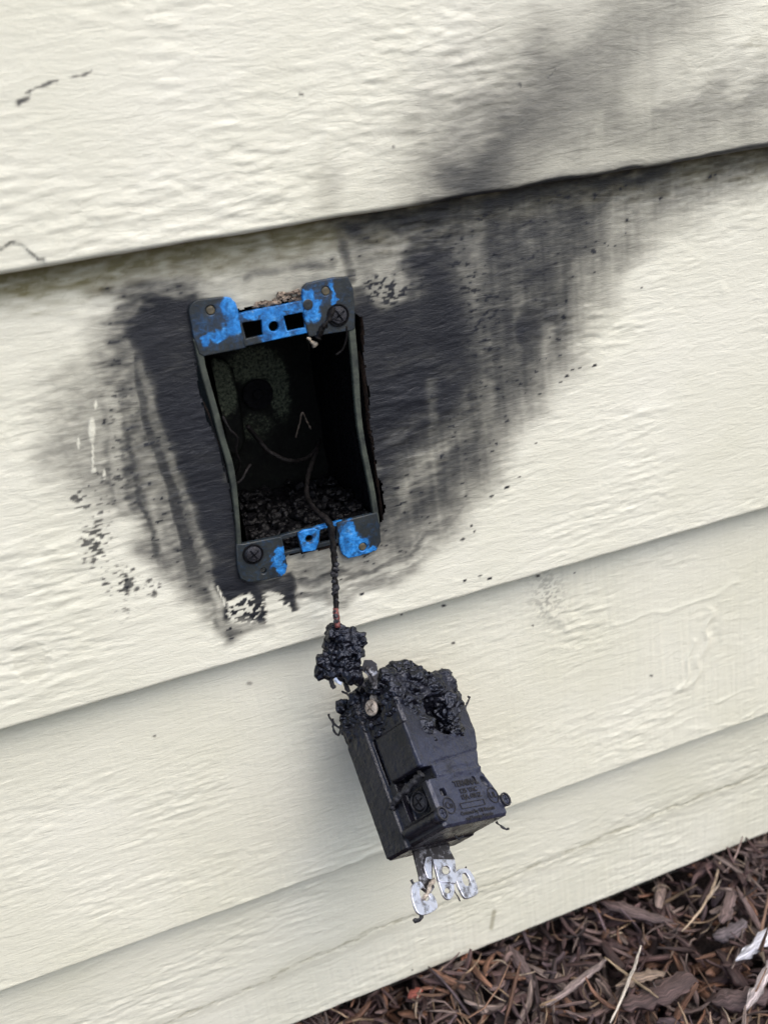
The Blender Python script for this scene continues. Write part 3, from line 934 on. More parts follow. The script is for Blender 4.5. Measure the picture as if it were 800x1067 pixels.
# screws: cross-slotted head
def screw_mesh(r, h, slot=True):
    bm = bmesh.new()
    segs = 24
    prof = [(r * 0.98, 0), (r, h * 0.4), (r * 0.85, h * 0.85), (r * 0.5, h)]
    rings = [[bm.verts.new((p[0] * math.cos(2 * math.pi * k / segs), p[0] * math.sin(2 * math.pi * k / segs), p[1])) for k in range(segs)] for p in prof]
    for a, b2 in zip(rings, rings[1:]):
        for k in range(segs): bm.faces.new((a[k], a[(k + 1) % segs], b2[(k + 1) % segs], b2[k]))
    bm.faces.new(rings[-1])
    me = bm_mesh(bm, sm=False)
    if slot:
        o = bpy.data.objects.new('t', me); COL.objects.link(o)
        bm = bmesh.new()
        box_bm(bm, -r * .75, r * .75, -r * .12, r * .12, h * .45, h * 2); box_bm(bm, -r * .12, r * .12, -r * .75, r * .75, h * .45, h * 2)
        c = bpy.data.objects.new('c', bm_mesh(bm)); COL.objects.link(c)
        m = o.modifiers.new('b', 'BOOLEAN'); m.operation = 'DIFFERENCE'; m.object = c; m.solver = 'EXACT'; m.use_self = True
        out = evaluated(o)
        bpy.data.objects.remove(o); bpy.data.objects.remove(c)
        return out
    return me


for (x, y, r) in ((351, 328, 3.1), (263, 576, 3.0)):
    c = bl(x, y, FZ)
    ringm = plate(circle(c, r * 1.28 * MM, 28), [circle(c, r * 1.08 * MM, 28)], 1.0 * MM, 0.2 * MM)
    part('screw_collar', ringm, M_SOOTIN, FZ + 1.2 * MM)
    s = part('mounting_screw', screw_mesh(r * MM, 1.6 * MM), M_CHAR, 0, None, (c[0], c[1], FZ + 1.1 * MM))
    s.rotation_euler.z = 0.5
# plugs in the ear holes
for (x, y, mm_) in ((219, 323, M_TAN), (338.5, 303, M_TAN), (377, 569, M_TAN)):
    c = bl(x, y, FZ)
    part('nail_head', screw_mesh(1.45 * MM, 0.5 * MM, False), make_plain('dull_brass', (0.05, 0.045, 0.03), (0.14, 0.12, 0.075), 0.5) if x == 219 else bpy.data.materials['dull_brass'], 0, None, (c[0], c[1], FZ + 0.6 * MM))
c = bl(320, 317, FZ)
part('moulded_disc', screw_mesh(1.8 * MM, 0.3 * MM, False), M_BOX, 0, None, (c[0], c[1], FZ + 1.0 * MM))

# box body behind the flange
X0, X1 = bl(205, 345)[0], bl(376, 345)[0]
corner_t = bl(250, 322)[1]; corner_b = bl(300, 574)[1]
YT, YB = corner_t - 0.5 * MM, corner_b + 1.0 * MM
DEP = 62 * MM
T = 2 * MM
xl0, xr0 = X0 + 3.0 * MM, X1 - 2 * MM


def wall_panel(a, b, c, d, nrm, nu=24, nv=40, amp=0.5, seed=0):
    """Panel with heat ripples between 4 corners (a-b-c-d)."""
    co = []; a, b, c, d, nrm = map(Vector, (a, b, c, d, nrm))
    for j in range(nv + 1):
        for i in range(nu + 1):
            u_, v_ = i / nu, j / nv
            p = a.lerp(b, u_).lerp(d.lerp(c, u_), v_)
            co.append(p + nrm * amp * MM * (mn.noise(p * 120 + Vector((seed, 0, 0))) + 0.5 * mn.noise(p * 420)))
    fs = [(j * (nu + 1) + i, j * (nu + 1) + i + 1, (j + 1) * (nu + 1) + i + 1, (j + 1) * (nu + 1) + i) for j in range(nv) for i in range(nu)]
    n0 = len(co)
    co += [p - nrm * T for p in co]
    fs += [tuple(n0 + k for k in reversed(f)) for f in fs[:nu * nv]]
    me = bpy.data.meshes.new('p'); me.from_pydata([tuple(p) for p in co], [], fs); me.update(); smooth(me)
    return me


tp = 2 * MM
A_, B_, C_, D_ = (xl0, YT, -1 * MM), (xr0, YT, -1 * MM), (xr0, YB, -1 * MM), (xl0, YB, -1 * MM)
a2, b2, c2, d2 = (xl0 + tp, YT - tp, -DEP), (xr0 - tp, YT - tp, -DEP), (xr0 - tp, YB + tp, -DEP), (xl0 + tp, YB + tp, -DEP)
part('box_wall', wall_panel(A_, B_, b2, a2, (0, -1, 0)), M_SOOTIN)
part('box_wall', wall_panel(D_, C_, c2, d2, (0, 1, 0), 60, 60, 1.6), M_SOOTIN)
part('box_wall', wall_panel(A_, D_, d2, a2, (1, 0, 0)), M_INNER)
part('box_wall', wall_panel(B_, C_, c2, b2, (-1, 0, 0), amp=0.9), M_SOOTIN)
BACKWALL = part('back_wall', wall_panel(a2, b2, c2, d2, (0, 0, 1), amp=0.4), M_SOOTIN)


def in_box(px, py, depth):
    """Box-local point seen at pixel at a given depth behind the flange."""
    c0 = BI @ Vector((CAM[0], -CAM[2], CAM[1]))
    p0 = BI @ at_board(px, py, 0)
    dvec = p0 - c0
    t = (-depth - c0.z) / dvec.z
    return c0 + dvec * t


# bare greenish plastic shows through the soot on the upper left of the back
g_ = [(*[c for c in in_box(x_, y_, DEP)][:2], rx_ / 2400, ry_ / 2400, k_) for x_, y_, rx_, ry_, k_ in ((264, 380, 26, 18, .85), (290, 402, 10, 34, .8), (266, 444, 20, 14, .5))]
BACKWALL.data.materials[0] = make_box_mat('back_plastic', g_, (0.002, 0.0022, 0.0022), (0.005, 0.006, 0.005), False, True)
# knockout and clamp on the back
p = in_box(270, 412, DEP - 4 * MM)
kme = join([plate(circle((0, 0), 6.4 * MM, 32), [], 1.6 * MM, .3 * MM), plate(circle((0, 0), 2.4 * MM, 24), [], 3.2 * MM, .6 * MM)])
part('knockout', kme, M_SOOTIN, 0, None, (p.x, p.y, -DEP + 1.4 * MM))
p = in_box(236, 425, DEP - 12 * MM)
shape = [(-6, 16), (-4, 19), (0, 20), (4, 18), (6, 14), (6.5, 0), (5.5, -16), (2, -21), (-3, -20), (-6, -12)]
me = plate([(x * MM, y * MM) for x, y in shape], [], 9 * MM, 1.6 * MM, 3)
part('cable_clamp', me, make_box_mat('clamp_plastic', [(0, 8 * MM, 5 * MM, 11 * MM, 1.0)], (0.002, 0.0022, 0.0022), (0.005, 0.006, 0.005), False, True), 0, None, (p.x, p.y, -DEP + 6 * MM))
c_ = in_box(233, 400, 36 * MM)

# crumbs of burnt plastic on the bottom of the box
random.seed(3)
sp_ = []
for i in range(190):
    x = random.uniform(xl0 / MM + 2, xr0 / MM - 2); z = random.uniform(-DEP / MM * .95, -2)
    y = YB / MM + random.uniform(0.2, 1.6) + (-z / (DEP / MM)) * 4 * random.random()
    sp_.append(((x, y, z), random.uniform(.6, 2.6), (random.uniform(.7, 1.6), random.uniform(.4, .9), random.uniform(.7, 1.6))))
CRUMBS = sp_


# ---------------------------------------------------------------- wires
def world_wire(name, pts, rad, m, label, cat='wire', group=None, **kw):
    """pts: (px, py, depth) with depth measured in front (+) of / behind (-) the wall face."""
    ps = [at(x, y, d * MM) for x, y, d in pts]
    root = ps[0]
    me = tube([tuple(p - root) for p in ps], rad, **kw)
    o = link(name, me, m); o.location = root
    props(o, label, cat, group)
    return o


main_wire = world_wire('supply_wire', [(334, 458, -52), (328, 474, -38), (321, 496, -28), (320, 516, -18), (329, 532, -7), (343, 545, 2.5), (347, 566, 4.5), (349, 600, 8), (350, 630, 12), (351, 652, 17)],
                       [.9 * MM, .9 * MM, .9 * MM, .95 * MM, 1.0 * MM, 1.15 * MM, 1.15 * MM, 1.05 * MM, .95 * MM, .9 * MM], M_WIRE,
                       'thin charred wire coming out over the bottom edge of the outlet box', lump=0.6, sides=10, n=12)
# blisters and a bare reddish stretch
rt = main_wire.location
bl_ = []
for i in range(26):
    t = random.uniform(0, 1)
    p = at(348 + 3 * t, 580 + 68 * t, (6 + 10 * t) * MM) - rt + Vector((random.uniform(-1, 1), random.uniform(-1, 1), 0)) * .9 * MM
    bm = bmesh.new(); bmesh.ops.create_icosphere(bm, subdivisions=2, radius=random.uniform(.4, 1.15) * MM)
    for v in bm.verts: v.co = v.co * (1 + .5 * mn.noise(v.co * 1200 + p * 900)) + p
    bl_.append(bm_mesh(bm))
link('melted_insulation', join(bl_), M_CHAR, main_wire)
me = tube([tuple(at(x, y, d * MM) - rt) for x, y, d in [(349.5, 634, 13.4), (350.4, 642, 15), (352, 654, 17.6)]], 1.05 * MM, sides=8, n=5, lump=.5)
link('bare_stretch', me, M_COPPER, main_wire)

world_wire('burnt_wire', [(258, 444, -30), (268, 456, -34), (280, 470, -34), (300, 480, -32), (318, 478, -38), (330, 468, -42)], .9 * MM, M_WIRE,
           'dark curved wire looping low across the inside of the outlet box', lump=.4)
world_wire('burnt_strand', [(232, 434, -3), (240, 448, -2), (247, 456, -3), (246, 470, -5), (250, 482, -8), (246, 494, -12)], .45 * MM, M_WIRE,
           'thin frayed strand sticking out beside the left rail of the outlet box', lump=.5)
world_wire('burnt_strand', [(238, 506, -6), (250, 502, -3), (256, 492, -5), (261, 484, -8)], .45 * MM, M_WIRE,
           'short forked strand low beside the left rail of the outlet box', lump=.5)
fork = world_wire('burnt_twig', [(308, 456, -26), (312, 442, -25), (315, 430, -24), (320, 440, -25), (324, 447, -26)], .34 * MM, make_plain('singed_fibre', (0.01, 0.008, 0.006), (0.085, 0.07, 0.055), 0.7, 600),
                  'pale bent fibre shaped like an upturned V in the dark of the outlet box', lump=.8)
st = world_wire('burnt_strand', [(348, 320, 5), (343, 332, 5.5), (336, 342, 5), (331, 352, 4)], [.6 * MM, .8 * MM, 1.0 * MM, 1.2 * MM], M_WIRE,
                'dark crumpled strand hanging over the upper right screw of the outlet box', lump=.7)
world_wire('burnt_strand', [(361, 340, 1), (361, 352, 0), (357, 364, -1), (350, 370, -2)], .35 * MM, M_WIRE,
           'hair thin curved strand hanging below the upper right ear of the outlet box', lump=.3)
world_wire('plaster_crumb', [(320, 352, 3), (325, 356, 3), (328, 361, 3)], [.3 * MM, .7 * MM, .9 * MM], M_STRAW,
           'tiny pinkish white crumb hanging just below the blue top strip of the outlet box', 'debris', lump=1.2)
# splintered wood and fluff over the top strip
FIBRE = []
for i in range(60):
    x = random.uniform(266, 319); hgt = 3 + 9 * math.exp(-((x - 300) / 16) ** 2)
    y = 320 - (x - 270) * .17 - random.uniform(0, hgt)
    p = BI @ at_board(x, y, random.uniform(-1.2, .6) * MM)
    FIBRE.append(((p.x / MM, p.y / MM, p.z / MM), random.uniform(.35, 1.0), (random.uniform(1.0, 2.4), random.uniform(.6, 1.1), .8)))


# ---------------------------------------------------------------- burnt receptacle
def cam_vec(v):
    v = np.array(v, float)
    return Vector((v @ U, -(v @ N), v @ V))


rA = cam_vec((0.3463, -0.8264, 0.4439)).normalized()       # towards the lower end
rR = cam_vec((0.6856, -0.1001, -0.7211)); rR = (rR - rA * rR.dot(rA)).normalized()    # across the lettered back
rL = rA.cross(rR) * -1
if rL.dot(cam_vec((-0.6403, -0.5541, -0.532))) < 0: rL = -rL
_o = CAM[2] + 0.332 * ray(464.4, 862.5)[2]
P0 = at(464.4, 862.5, _o)
KX, KZ = 1.17, 0.93
KV = np.array([KX, 1.0, KZ])


def KS(v): return Vector((v[0] * KX, v[1], v[2] * KZ)) * MM


# object axes: X = R, Y = -A (up along device), Z = -L (out of the lettered back)
RM = Matrix((rR, -rA, -rL)).transposed().to_4x4()
det = RM.to_3x3().determinant()
if det < 0: print('LEFT-HANDED', det)
RM.translation = P0
rec = empty('burnt_receptacle', mat=RM)
props(rec, 'charred half melted black receptacle with lettered back, hanging in front of the siding', 'receptacle')
WR, WL, HA = 31.5, 33.5, 60.0       # mm: back width, depth, height


def bool_op(a, cutters, op='DIFFERENCE'):
    o = bpy.data.objects.new('a', a); COL.objects.link(o)
    tmp = [o]
    for c in cutters:
        c_ = bpy.data.objects.new('c', c); COL.objects.link(c_); tmp.append(c_)
        m = o.modifiers.new('b', 'BOOLEAN'); m.operation = op; m.object = c_; m.solver = 'EXACT'
    out = evaluated(o)
    for t_ in tmp: bpy.data.objects.remove(t_)
    return out


def bx(x0, x1, y0, y1, z0, z1, bev=0.0):
    bm = bmesh.new(); box_bm(bm, x0 * MM, x1 * MM, y0 * MM, y1 * MM, z0 * MM, z1 * MM)
    if bev: bmesh.ops.bevel(bm, geom=list(bm.edges), offset=bev * MM, segments=2, affect='EDGES')
    return bm_mesh(bm)


def ico(c, r, s=(1, 1, 1), sub=3):
    bm = bmesh.new(); bmesh.ops.create_icosphere(bm, subdivisions=sub, radius=r * MM)
    for v in bm.verts: v.co = Vector((v.co.x * s[0] + c[0] * MM, v.co.y * s[1] + c[1] * MM, v.co.z * s[2] + c[2] * MM))
    return bm_mesh(bm)


def cyl(p0, p1, r, n=20):
    p0, p1 = Vector(p0) * MM, Vector(p1) * MM
    bm = bmesh.new(); bmesh.ops.create_cone(bm, cap_ends=True, segments=n, radius1=r * MM, radius2=r * MM, depth=(p1 - p0).length)
    q = (p1 - p0).to_track_quat('Z', 'Y').to_matrix().to_4x4(); q.translation = (p0 + p1) / 2
    bm.transform(q); return bm_mesh(bm)


# coordinates: x = R (0 ridge .. 31.5), y = height above the lower end, z = -L (0 lettered back .. -33.5 front); KX, KZ stretch them
body = bx(0, WR, 0, HA, -WL, 0, 0.7)
flange = bx(-1.0, WR + 1.2, -0.6, HA - 1, -WL, -20.2, 0.8)
cut = [bx(-3, 1.3, 22.8, 40.5, -19.6, -17.9),              # long groove along the joint
       bx(-3, 5.0, 17.6, 22.4, -16.4, 3),                    # dark step above the terminal
       bx(-3, 2.8, 7.6, 17.8, -15.6, -3.6),                  # terminal recess
       ico((17, 41.5, 0), 7.0, (.95, 1.25, 2.3)),             # burnt crater
       ico((19, 39, -5), 6.2, (1.1, 1.1, 1.3)),
       ico((-1, 52, -14), 5.6, (.9, 1, 1)),                # hole round the tan screw
       bx(3.8, 6.4, 10.9, 13.6, -2.2, 2), ico((28.4, 13.6, 0), 1.9, (1, 1.2, 1)), bx(22.8, 24.6, 14.8, 16.2, -1.6, 2)]
m1 = join([body]); m1 = bool_op(bool_op(m1, [flange], 'UNION'), cut)
extra = [cyl((0, 4.6, 0.6), (0, 4.6, -19), 2.2, 24), cyl((WR + .4, 5.2, 0.8), (WR + .4, 5.2, -19), 2.1, 24),
         bx(-.9, 1.5, 22.8, 40, -16.8, 0.2, .4), bx(.3, 1.5, 8, 17.4, -19.4, -16.2, .3)]
m1 = join([m1] + extra)
m1 = remesh(m1, 0.32 * MM)
co = get_co(m1) / MM; no = get_no(m1)
x, y, z = co[:, 0].copy(), co[:, 1].copy(), co[:, 2].copy()
disp = np.zeros(len(co))
burn = sstep(38, 54, y) + 0.8 * np.exp(-(((x - 16) / 9) ** 2 + ((y - 41) / 12) ** 2 + (z / 9) ** 2))
burn = np.clip(burn, 0, 1)
for i in range(len(co)):
    v = Vector(co[i].tolist())
    b = burn[i]
    d0 = 0.07 * mn.noise(v * 0.6) + 0.03 * mn.noise(v * 1.9)
    if b > .02: d0 += b * (1.2 * mn.noise(v * .22) + .9 * mn.noise(v * .5) + .6 * abs(mn.noise(v * 1.1)) - .5 * max(0, mn.noise(v * .8 + Vector((9, 0, 0)))) + .25 * mn.noise(v * 2.4))
    disp[i] = d0
co = co + no * disp[:, None]
# the soft housing sagged: pinched near the foot, wrinkled over the lettering
co[:, 0] -= 4.2 * np.exp(-((y - 19) / 7.5) ** 2) * np.clip(x / WR, 0, 1) ** 2
co[:, 0] += 1.6 * sstep(24, 44, y) * np.clip(x / WR, 0, 1)
wr = sstep(15.2, 17, y) * (1 - sstep(32, 38, y)) * sstep(-4, 0, z) * np.clip((x - 2) / 5, 0, 1)
co[:, 2] += wr * (0.22 * np.sin((y - .12 * x) * 1.7 + 1.2 * np.sin(x * .3)) * (1 - sstep(20, 24, y)) + 0.35 * np.exp(-((y - 18.2 - .03 * x) / .5) ** 2) - 0.5 * np.exp(-((y - 22.4 - .12 * x) / .7) ** 2) + 0.9 * np.exp(-((y - 30 - .2 * x) / 4) ** 2))
co[:, 1] -= sstep(45, 62, y) * np.clip(-z / WL - .25, 0, 1) * 5.0
set_co(m1, co * KV * MM)
smooth(m1)
housing = link('housing', m1, M_HOUSE, rec)


# crust of melted plastic around the upper end
def shard(c, r, s):
    bm = bmesh.new(); bmesh.ops.create_icosphere(bm, subdivisions=1, radius=r * MM)
    q = Matrix.Rotation(random.uniform(0, 6.28), 3, Vector((random.gauss(0, 1), random.gauss(0, 1), random.gauss(0, 1))).normalized())
    k = (random.uniform(.45, 1.0), random.uniform(.8, 1.25), random.uniform(.9, 1.6))
    for v in bm.verts:
        p = v.co * random.uniform(.7, 1.15)
        p = q @ Vector((p.x * k[0], p.y * k[1], p.z * k[2]))
        v.co = Vector((p.x * s[0] + c[0] * MM, p.y * s[1] + c[1] * MM, p.z * s[2] + c[2] * MM))
    return bm_mesh(bm)


def lumpy(specs, voxel, amps, seed=0, kv=None, fuse=0):
    m = remesh(join([(shard if r < 1.3 else ico)(c, r * (1.1 if r < 1.3 else 1), s) for c, r, s in specs]), voxel, fuse)
    co = get_co(m) / MM; no = get_no(m)
    out = np.empty(len(co))
    off_ = Vector((seed, 0, 0))
    for i in range(len(co)):
        v = Vector(co[i].tolist()) + off_
        w_ = v + mn.noise_vector(v * .30) * 1.2
        if fuse:
            out[i] = .3 + amps[0] * mn.noise(w_ * .28) + amps[1] * mn.noise(w_ * .62) + amps[2] * mn.noise(w_ * 1.25) - amps[3] * (abs(mn.noise(w_ * 2.1)) - .2) * 2
        else:
            out[i] = amps[0] * mn.noise(w_ * .3) + amps[1] * (1.2 - 3.2 * abs(mn.noise(w_ * .62))) + amps[2] * (0.5 - 2 * abs(mn.noise(w_ * 1.5))) + amps[3] * mn.noise(v * 3.6)
    co = co + no * out[:, None]
    if kv is not None: co = co * kv
    set_co(m, co * MM); smooth(m)
    return m


random.seed(5)
specs = []
for i in range(60):                   # horseshoe rim round the crater, open below
    a = math.radians(random.uniform(-55, 215))
    cx, cy = 17 + 9.8 * math.cos(a), 45 + 12.0 * math.sin(a)
    specs.append(((cx + random.uniform(-1.6, 1.6), cy + random.uniform(-2, 2), random.uniform(-8, -0.6)), random.uniform(1.8, 4.0), (1, random.uniform(.9, 1.4), .8)))
for i in range(60):                   # slope up to the right
    x_ = random.uniform(9, 30); top = 58 + 9 * math.sin(math.pi * min(1, (x_ - 5) / 20))
    specs.append(((x_, random.uniform(54, top), random.uniform(-16, -1)), random.uniform(1.6, 3.6), (1, random.uniform(.7, 1.2), 1)))
for i in range(40):
    specs.append(((random.uniform(-1, 8), random.uniform(53, 62), random.uniform(-31, -4)), random.uniform(1.2, 2.8), (1, 1, 1.3)))
for i in range(10):
    specs.append(((random.uniform(10, 20), random.uniform(30, 34), random.uniform(-2.5, 0)), random.uniform(.8, 1.6), (1.3, 1.2, .6)))
for i in range(8):
    specs.append(((random.uniform(-1.0, .5), random.uniform(41, 46), random.uniform(-18, -6)), random.uniform(.8, 1.4), (.7, 1, 1.6)))
for i in range(34):
    specs.append(((random.uniform(1, 12), random.uniform(45, 62), random.uniform(-6, -1)), random.uniform(1.3, 3.0), (1, random.uniform(.8, 1.4), .7)))
for i in range(22):
    specs.append(((random.uniform(22, 30), random.uniform(42, 60), random.uniform(-8, -1.5)), random.uniform(1.5, 3.2), (1, random.uniform(.8, 1.4), .8)))
specs = [s for s in specs if not (((s[0][0] - 17.5) / 7.2) ** 2 + ((s[0][1] - 41) / 9.5) ** 2 < 1)]
specs = [s for s in specs if not ((s[0][0] + 1) ** 2 + (s[0][1] - 52) ** 2 + (s[0][2] + 14) ** 2 < 48)]
link('melted_crust', lumpy(specs, .25 * MM, (1.7, 1.0, .34, .16), 0, KV, 10), M_CRUST, rec)


# curls at the left edge, flakes at the corners
def local_tube(pts, r, m, name, par, kv=False, **kw):
    return link(name, tube([tuple(KS(p) if kv else Vector(p) * MM) for p in pts], r * MM, **kw), m, par)


for pts in [[(0, 51, -33), (-1, 54, -35), (-1.5, 57, -36), (-1, 59, -36.5)], [(0, 53, -33), (0, 50, -36), (0, 53, -38), (0, 57, -36)], [(0, 58, -22), (0, 62, -24), (0, 64, -26)], [(0, 57, -27), (0, 61, -29), (0, 60, -31)],
            [(33, 44, -2), (35, 45, -2), (38.5, 48, -2), (38, 49, -2)], [(30, -.5, -6), (31, -2, -6), (32, -4, -5), (33.5, -4.2, -5)], [(16, -.6, -14), (17, -2, -14), (18.5, -1.5, -13)]]:
    local_tube(pts, .42, M_CHAR, 'plastic_curl', rec, True, lump=.9, sides=7, n=6)

# terminal screws
RY = Matrix.Rotation(math.radians(-90), 4, 'Y')
s = link('terminal_screw', screw_mesh(3.1 * MM, 1.4 * MM), M_TAN, rec)
s.matrix_local = Matrix.Translation(KS((0.6, 51.6, -14.2))) @ RY @ Matrix.Rotation(.4, 4, 'Z')
s['label'] = 'scorched tan screw head in the burnt upper corner'
s = link('terminal_washer', lumpy([((0, 0, 0), 2.3, (1, 1, 1))], .3 * MM, (.3, .3, .2, .1), 4), M_TAN, rec)
s.matrix_local = Matrix.Translation(KS((2.2, 54.6, -11.8)))
s = link('terminal_screw', screw_mesh(3.1 * MM, 1.6 * MM), M_CHAR, rec)
s.matrix_local = Matrix.Translation(KS((2.4, 12.6, -9.4))) @ RY @ Matrix.Rotation(.3, 4, 'Z')
ring = plate(circle((0, 0), 3.9 * MM, 30), [circle((0, 0), 3.45 * MM, 30)], 1.4 * MM, .2 * MM)
s = link('screw_rim', ring, M_CHAR, rec)
s.matrix_local = Matrix.Translation(KS((1.6, 12.6, -9.4))) @ RY
# melted strand over the terminal
local_tube([(-1.2, 15, -21), (-1.8, 16.6, -17), (-1.4, 17.6, -12), (-1.0, 18.8, -6), (-.4, 20.5, -1)], 1.1, M_CHAR, 'melted_strand', rec, True, lump=1.0, sides=9)
# rivets: round heads at the two lower corners of the back
for (cx, cy) in ((-.2, 4.7), (WR + .2, 5.4)):
    r0 = plate(circle((0, 0), 2.6 * MM, 26), [circle((0, 0), 2.0 * MM, 26)], 1.0 * MM, .15 * MM)
    o = link('rivet_rim', r0, M_CHAR, rec); o.matrix_local = Matrix.Translation(KS((cx, cy, 1.1)))
    o = link('rivet', screw_mesh(1.8 * MM, .7 * MM), M_HOUSE, rec); o.matrix_local = Matrix.Translation(KS((cx, cy, .75)))


# lettering on the back
def text_mesh(body, size, w=None):
    cu = bpy.data.curves.new('t', 'FONT'); cu.body = body; cu.size = size * MM; cu.extrude = 0.12 * MM
    cu.align_x = 'CENTER'; cu.align_y = 'CENTER'; cu.resolution_u = 2; cu.offset = 0.05 * MM
    o = bpy.data.objects.new('t', cu); COL.objects.link(o); me = evaluated(o)
    bpy.data.objects.remove(o); bpy.data.curves.remove(cu)
    return me


def put(me, x, y, sx=1.0, rot=0.0, name='lettering', m=None):
    o = link(name, me, m or M_LETTER, rec)
    o.matrix_local = Matrix.Translation(KS((x, y, 0.17))) @ Matrix.Rotation(rot, 4, 'Z') @ Matrix.Diagonal((sx, 1, 1, 1))
    return o


for txt, size, x, y, sx in [('TERMINAL', 3.3, 16.8, 14.2, .92), ('125 VAC', 2.4, 16.6, 11.4, 1.15), ('15A 60HZ', 2.4, 16.8, 9.1, 1.15),
                            ('Covered by US Patents', 1.9, 17.2, 3.5, 1.1), ('and Foreign Patents', 1.8, 17.0, 1.5, 1.1), ('Cu', 3.4, 5.1, 7.2, 1.0), ('UL', 3.2, 27.4, 8.0, 1.1)]:
    put(text_mesh(txt, size), x, y, sx)
for cx, cy in ((5.1, 7.2), (27.4, 8.0)):
    put(plate(circle((0, 0), 3.1 * MM, 32, .98), [circle((0, 0), 2.7 * MM, 32, .98)], .3 * MM, .05 * MM), cx, cy, 1, 0, 'emblem_ring')
put(plate([(-6.9 * MM, -1.1 * MM), (6.9 * MM, -1.1 * MM), (6.9 * MM, 1.1 * MM), (-6.9 * MM, 1.1 * MM)], [[(-6.6 * MM, -.85 * MM), (6.6 * MM, -.85 * MM), (6.6 * MM, .85 * MM), (-6.6 * MM, .85 * MM)]], .3 * MM, .03 * MM),
    16, 6.2, 1, 0, 'label_frame')


# mounting strap at the lower end, in the plane of the yoke
RI = RM.inverted()
CW = RI @ Vector((CAM[0], -CAM[2], CAM[1]))


def rp(px, py, z):
    d_ = RI @ at(px, py, 0) - CW
    t_ = (z * MM - CW.z) / d_.z
    q_ = CW + d_ * t_
    return (q_.x, q_.y)


def strap_plate(out, holes, thick, z, m, name='mounting_strap', par=None, bev=.15):
    me = plate([rp(a, b, z) for a, b in out], [[rp(a, b, z) for a, b in h] for h in holes], thick * MM, bev * MM, 2)
    o = link(name, me, m, par or rec)
    o.location = (0, 0, z * MM - (par.location.z if par else 0))
    return o


def sm2(pts, n=4):
    c = catmull([(a, b, 0) for a, b in pts + [pts[0]]], n)[:-1]
    return [(p.x, p.y) for p in c]


ZS = -24.0
strap = strap_plate([(430, 884), (466, 870), (468, 886), (473, 896), (450, 898), (449.6, 918), (452, 925), (448, 931), (443.5, 930), (437.5, 925), (436, 912), (431, 892)], [], 1.0, ZS - 1.0, M_METAL2)
strap_plate([(443, 893), (449, 892.5), (449.3, 917), (445, 915), (441, 904)], [], .6, ZS, M_METAL, 'strap_fold', strap)
strap_plate([(449.8, 895.5), (461, 895.6), (473, 896), (474.4, 907), (475.2, 918), (473.5, 921), (456, 918.4), (453, 906)], [circle((464, 907), 4.3, 20)], .9, ZS + .6, M_METAL, 'holed_plate', strap)
strap_plate(sm2([(431, 920), (437.5, 919), (443, 927), (449.5, 932), (452.5, 936), (455, 943.5), (453.5, 948), (448, 951.5), (440, 954), (435, 952), (431.5, 946), (428.3, 935), (428, 925)]),
            [sm2([(436.5, 927), (441, 926), (445.5, 932), (446.5, 937), (442, 939), (437, 934)], 3)], .9, ZS + .2, M_METAL, 'strap_ear', strap)
strap_plate(sm2([(477, 906), (484, 905), (488.5, 907.5), (493, 915), (497, 927), (496, 932), (491, 935), (484, 936.5), (479.5, 930), (475.5, 921), (473.5, 911)]),
            [sm2([(480.5, 911.5), (484, 910), (487.5, 914.5), (489, 920), (487, 923.4), (483, 922), (480.7, 916.5)], 3)], 1.0, ZS + .4, M_METAL, 'strap_ear', strap)
strap_plate(sm2([(455, 916), (463, 920), (471, 920), (472.5, 928), (471, 934.5), (467, 938), (462, 935), (459, 928)]),
            [circle((465.6, 928.2), 3.0, 16)], .8, ZS + 0, M_METAL, 'strap_loop', strap)


def px_tube(pts, r, m, name, z):
    return link(name, tube([(*rp(a, b, z + dz), (z + dz) * MM - strap.location.z) for a, b, dz in pts], r * MM, lump=.8, sides=7, n=6), m, strap)


px_tube([(452, 917, 0), (448, 922, .8), (446, 930, .8), (441, 937, .3)], .75, M_TAN, 'strap_rib', ZS + .8)
px_tube([(440, 952, 0), (438, 957, 0), (433, 960, 0), (431, 957.5, 0)], .7, M_CHAR, 'plastic_curl', ZS)
px_tube([(431, 921, 0), (429.6, 919, 0), (428.4, 916.5, 0)], .4, M_CHAR, 'plastic_curl', ZS)
px_tube([(472, 927, 0), (476, 933, .5), (479, 939, 1)], .3, M_METAL2, 'loose_splinter', ZS)
px_tube([(484, 906, 0), (485.5, 903.5, 0)], .3, M_CHAR, 'plastic_curl', ZS + .5)

o = link('splintered_fibre', lumpy(FIBRE, .22 * MM, (.5, .25, .2, .1), 50), make_plain('scorched_fibre', (0.05, 0.03, 0.022), (0.44, 0.36, 0.28), 0.8, 420, 1.0, 0.001))
o.matrix_world = BM
props(o, 'brownish crumbly fibre bulging out above the blue top strip of the outlet box', 'debris')
o = link('charred_crumbs', lumpy(CRUMBS, .34 * MM, (1.2, .9, .3, .15), 77, None, 5), M_CRUMB)
o.matrix_world = BM
props(o, 'glossy black burnt crumbs heaped on the floor of the open outlet box', 'debris', kind='stuff')

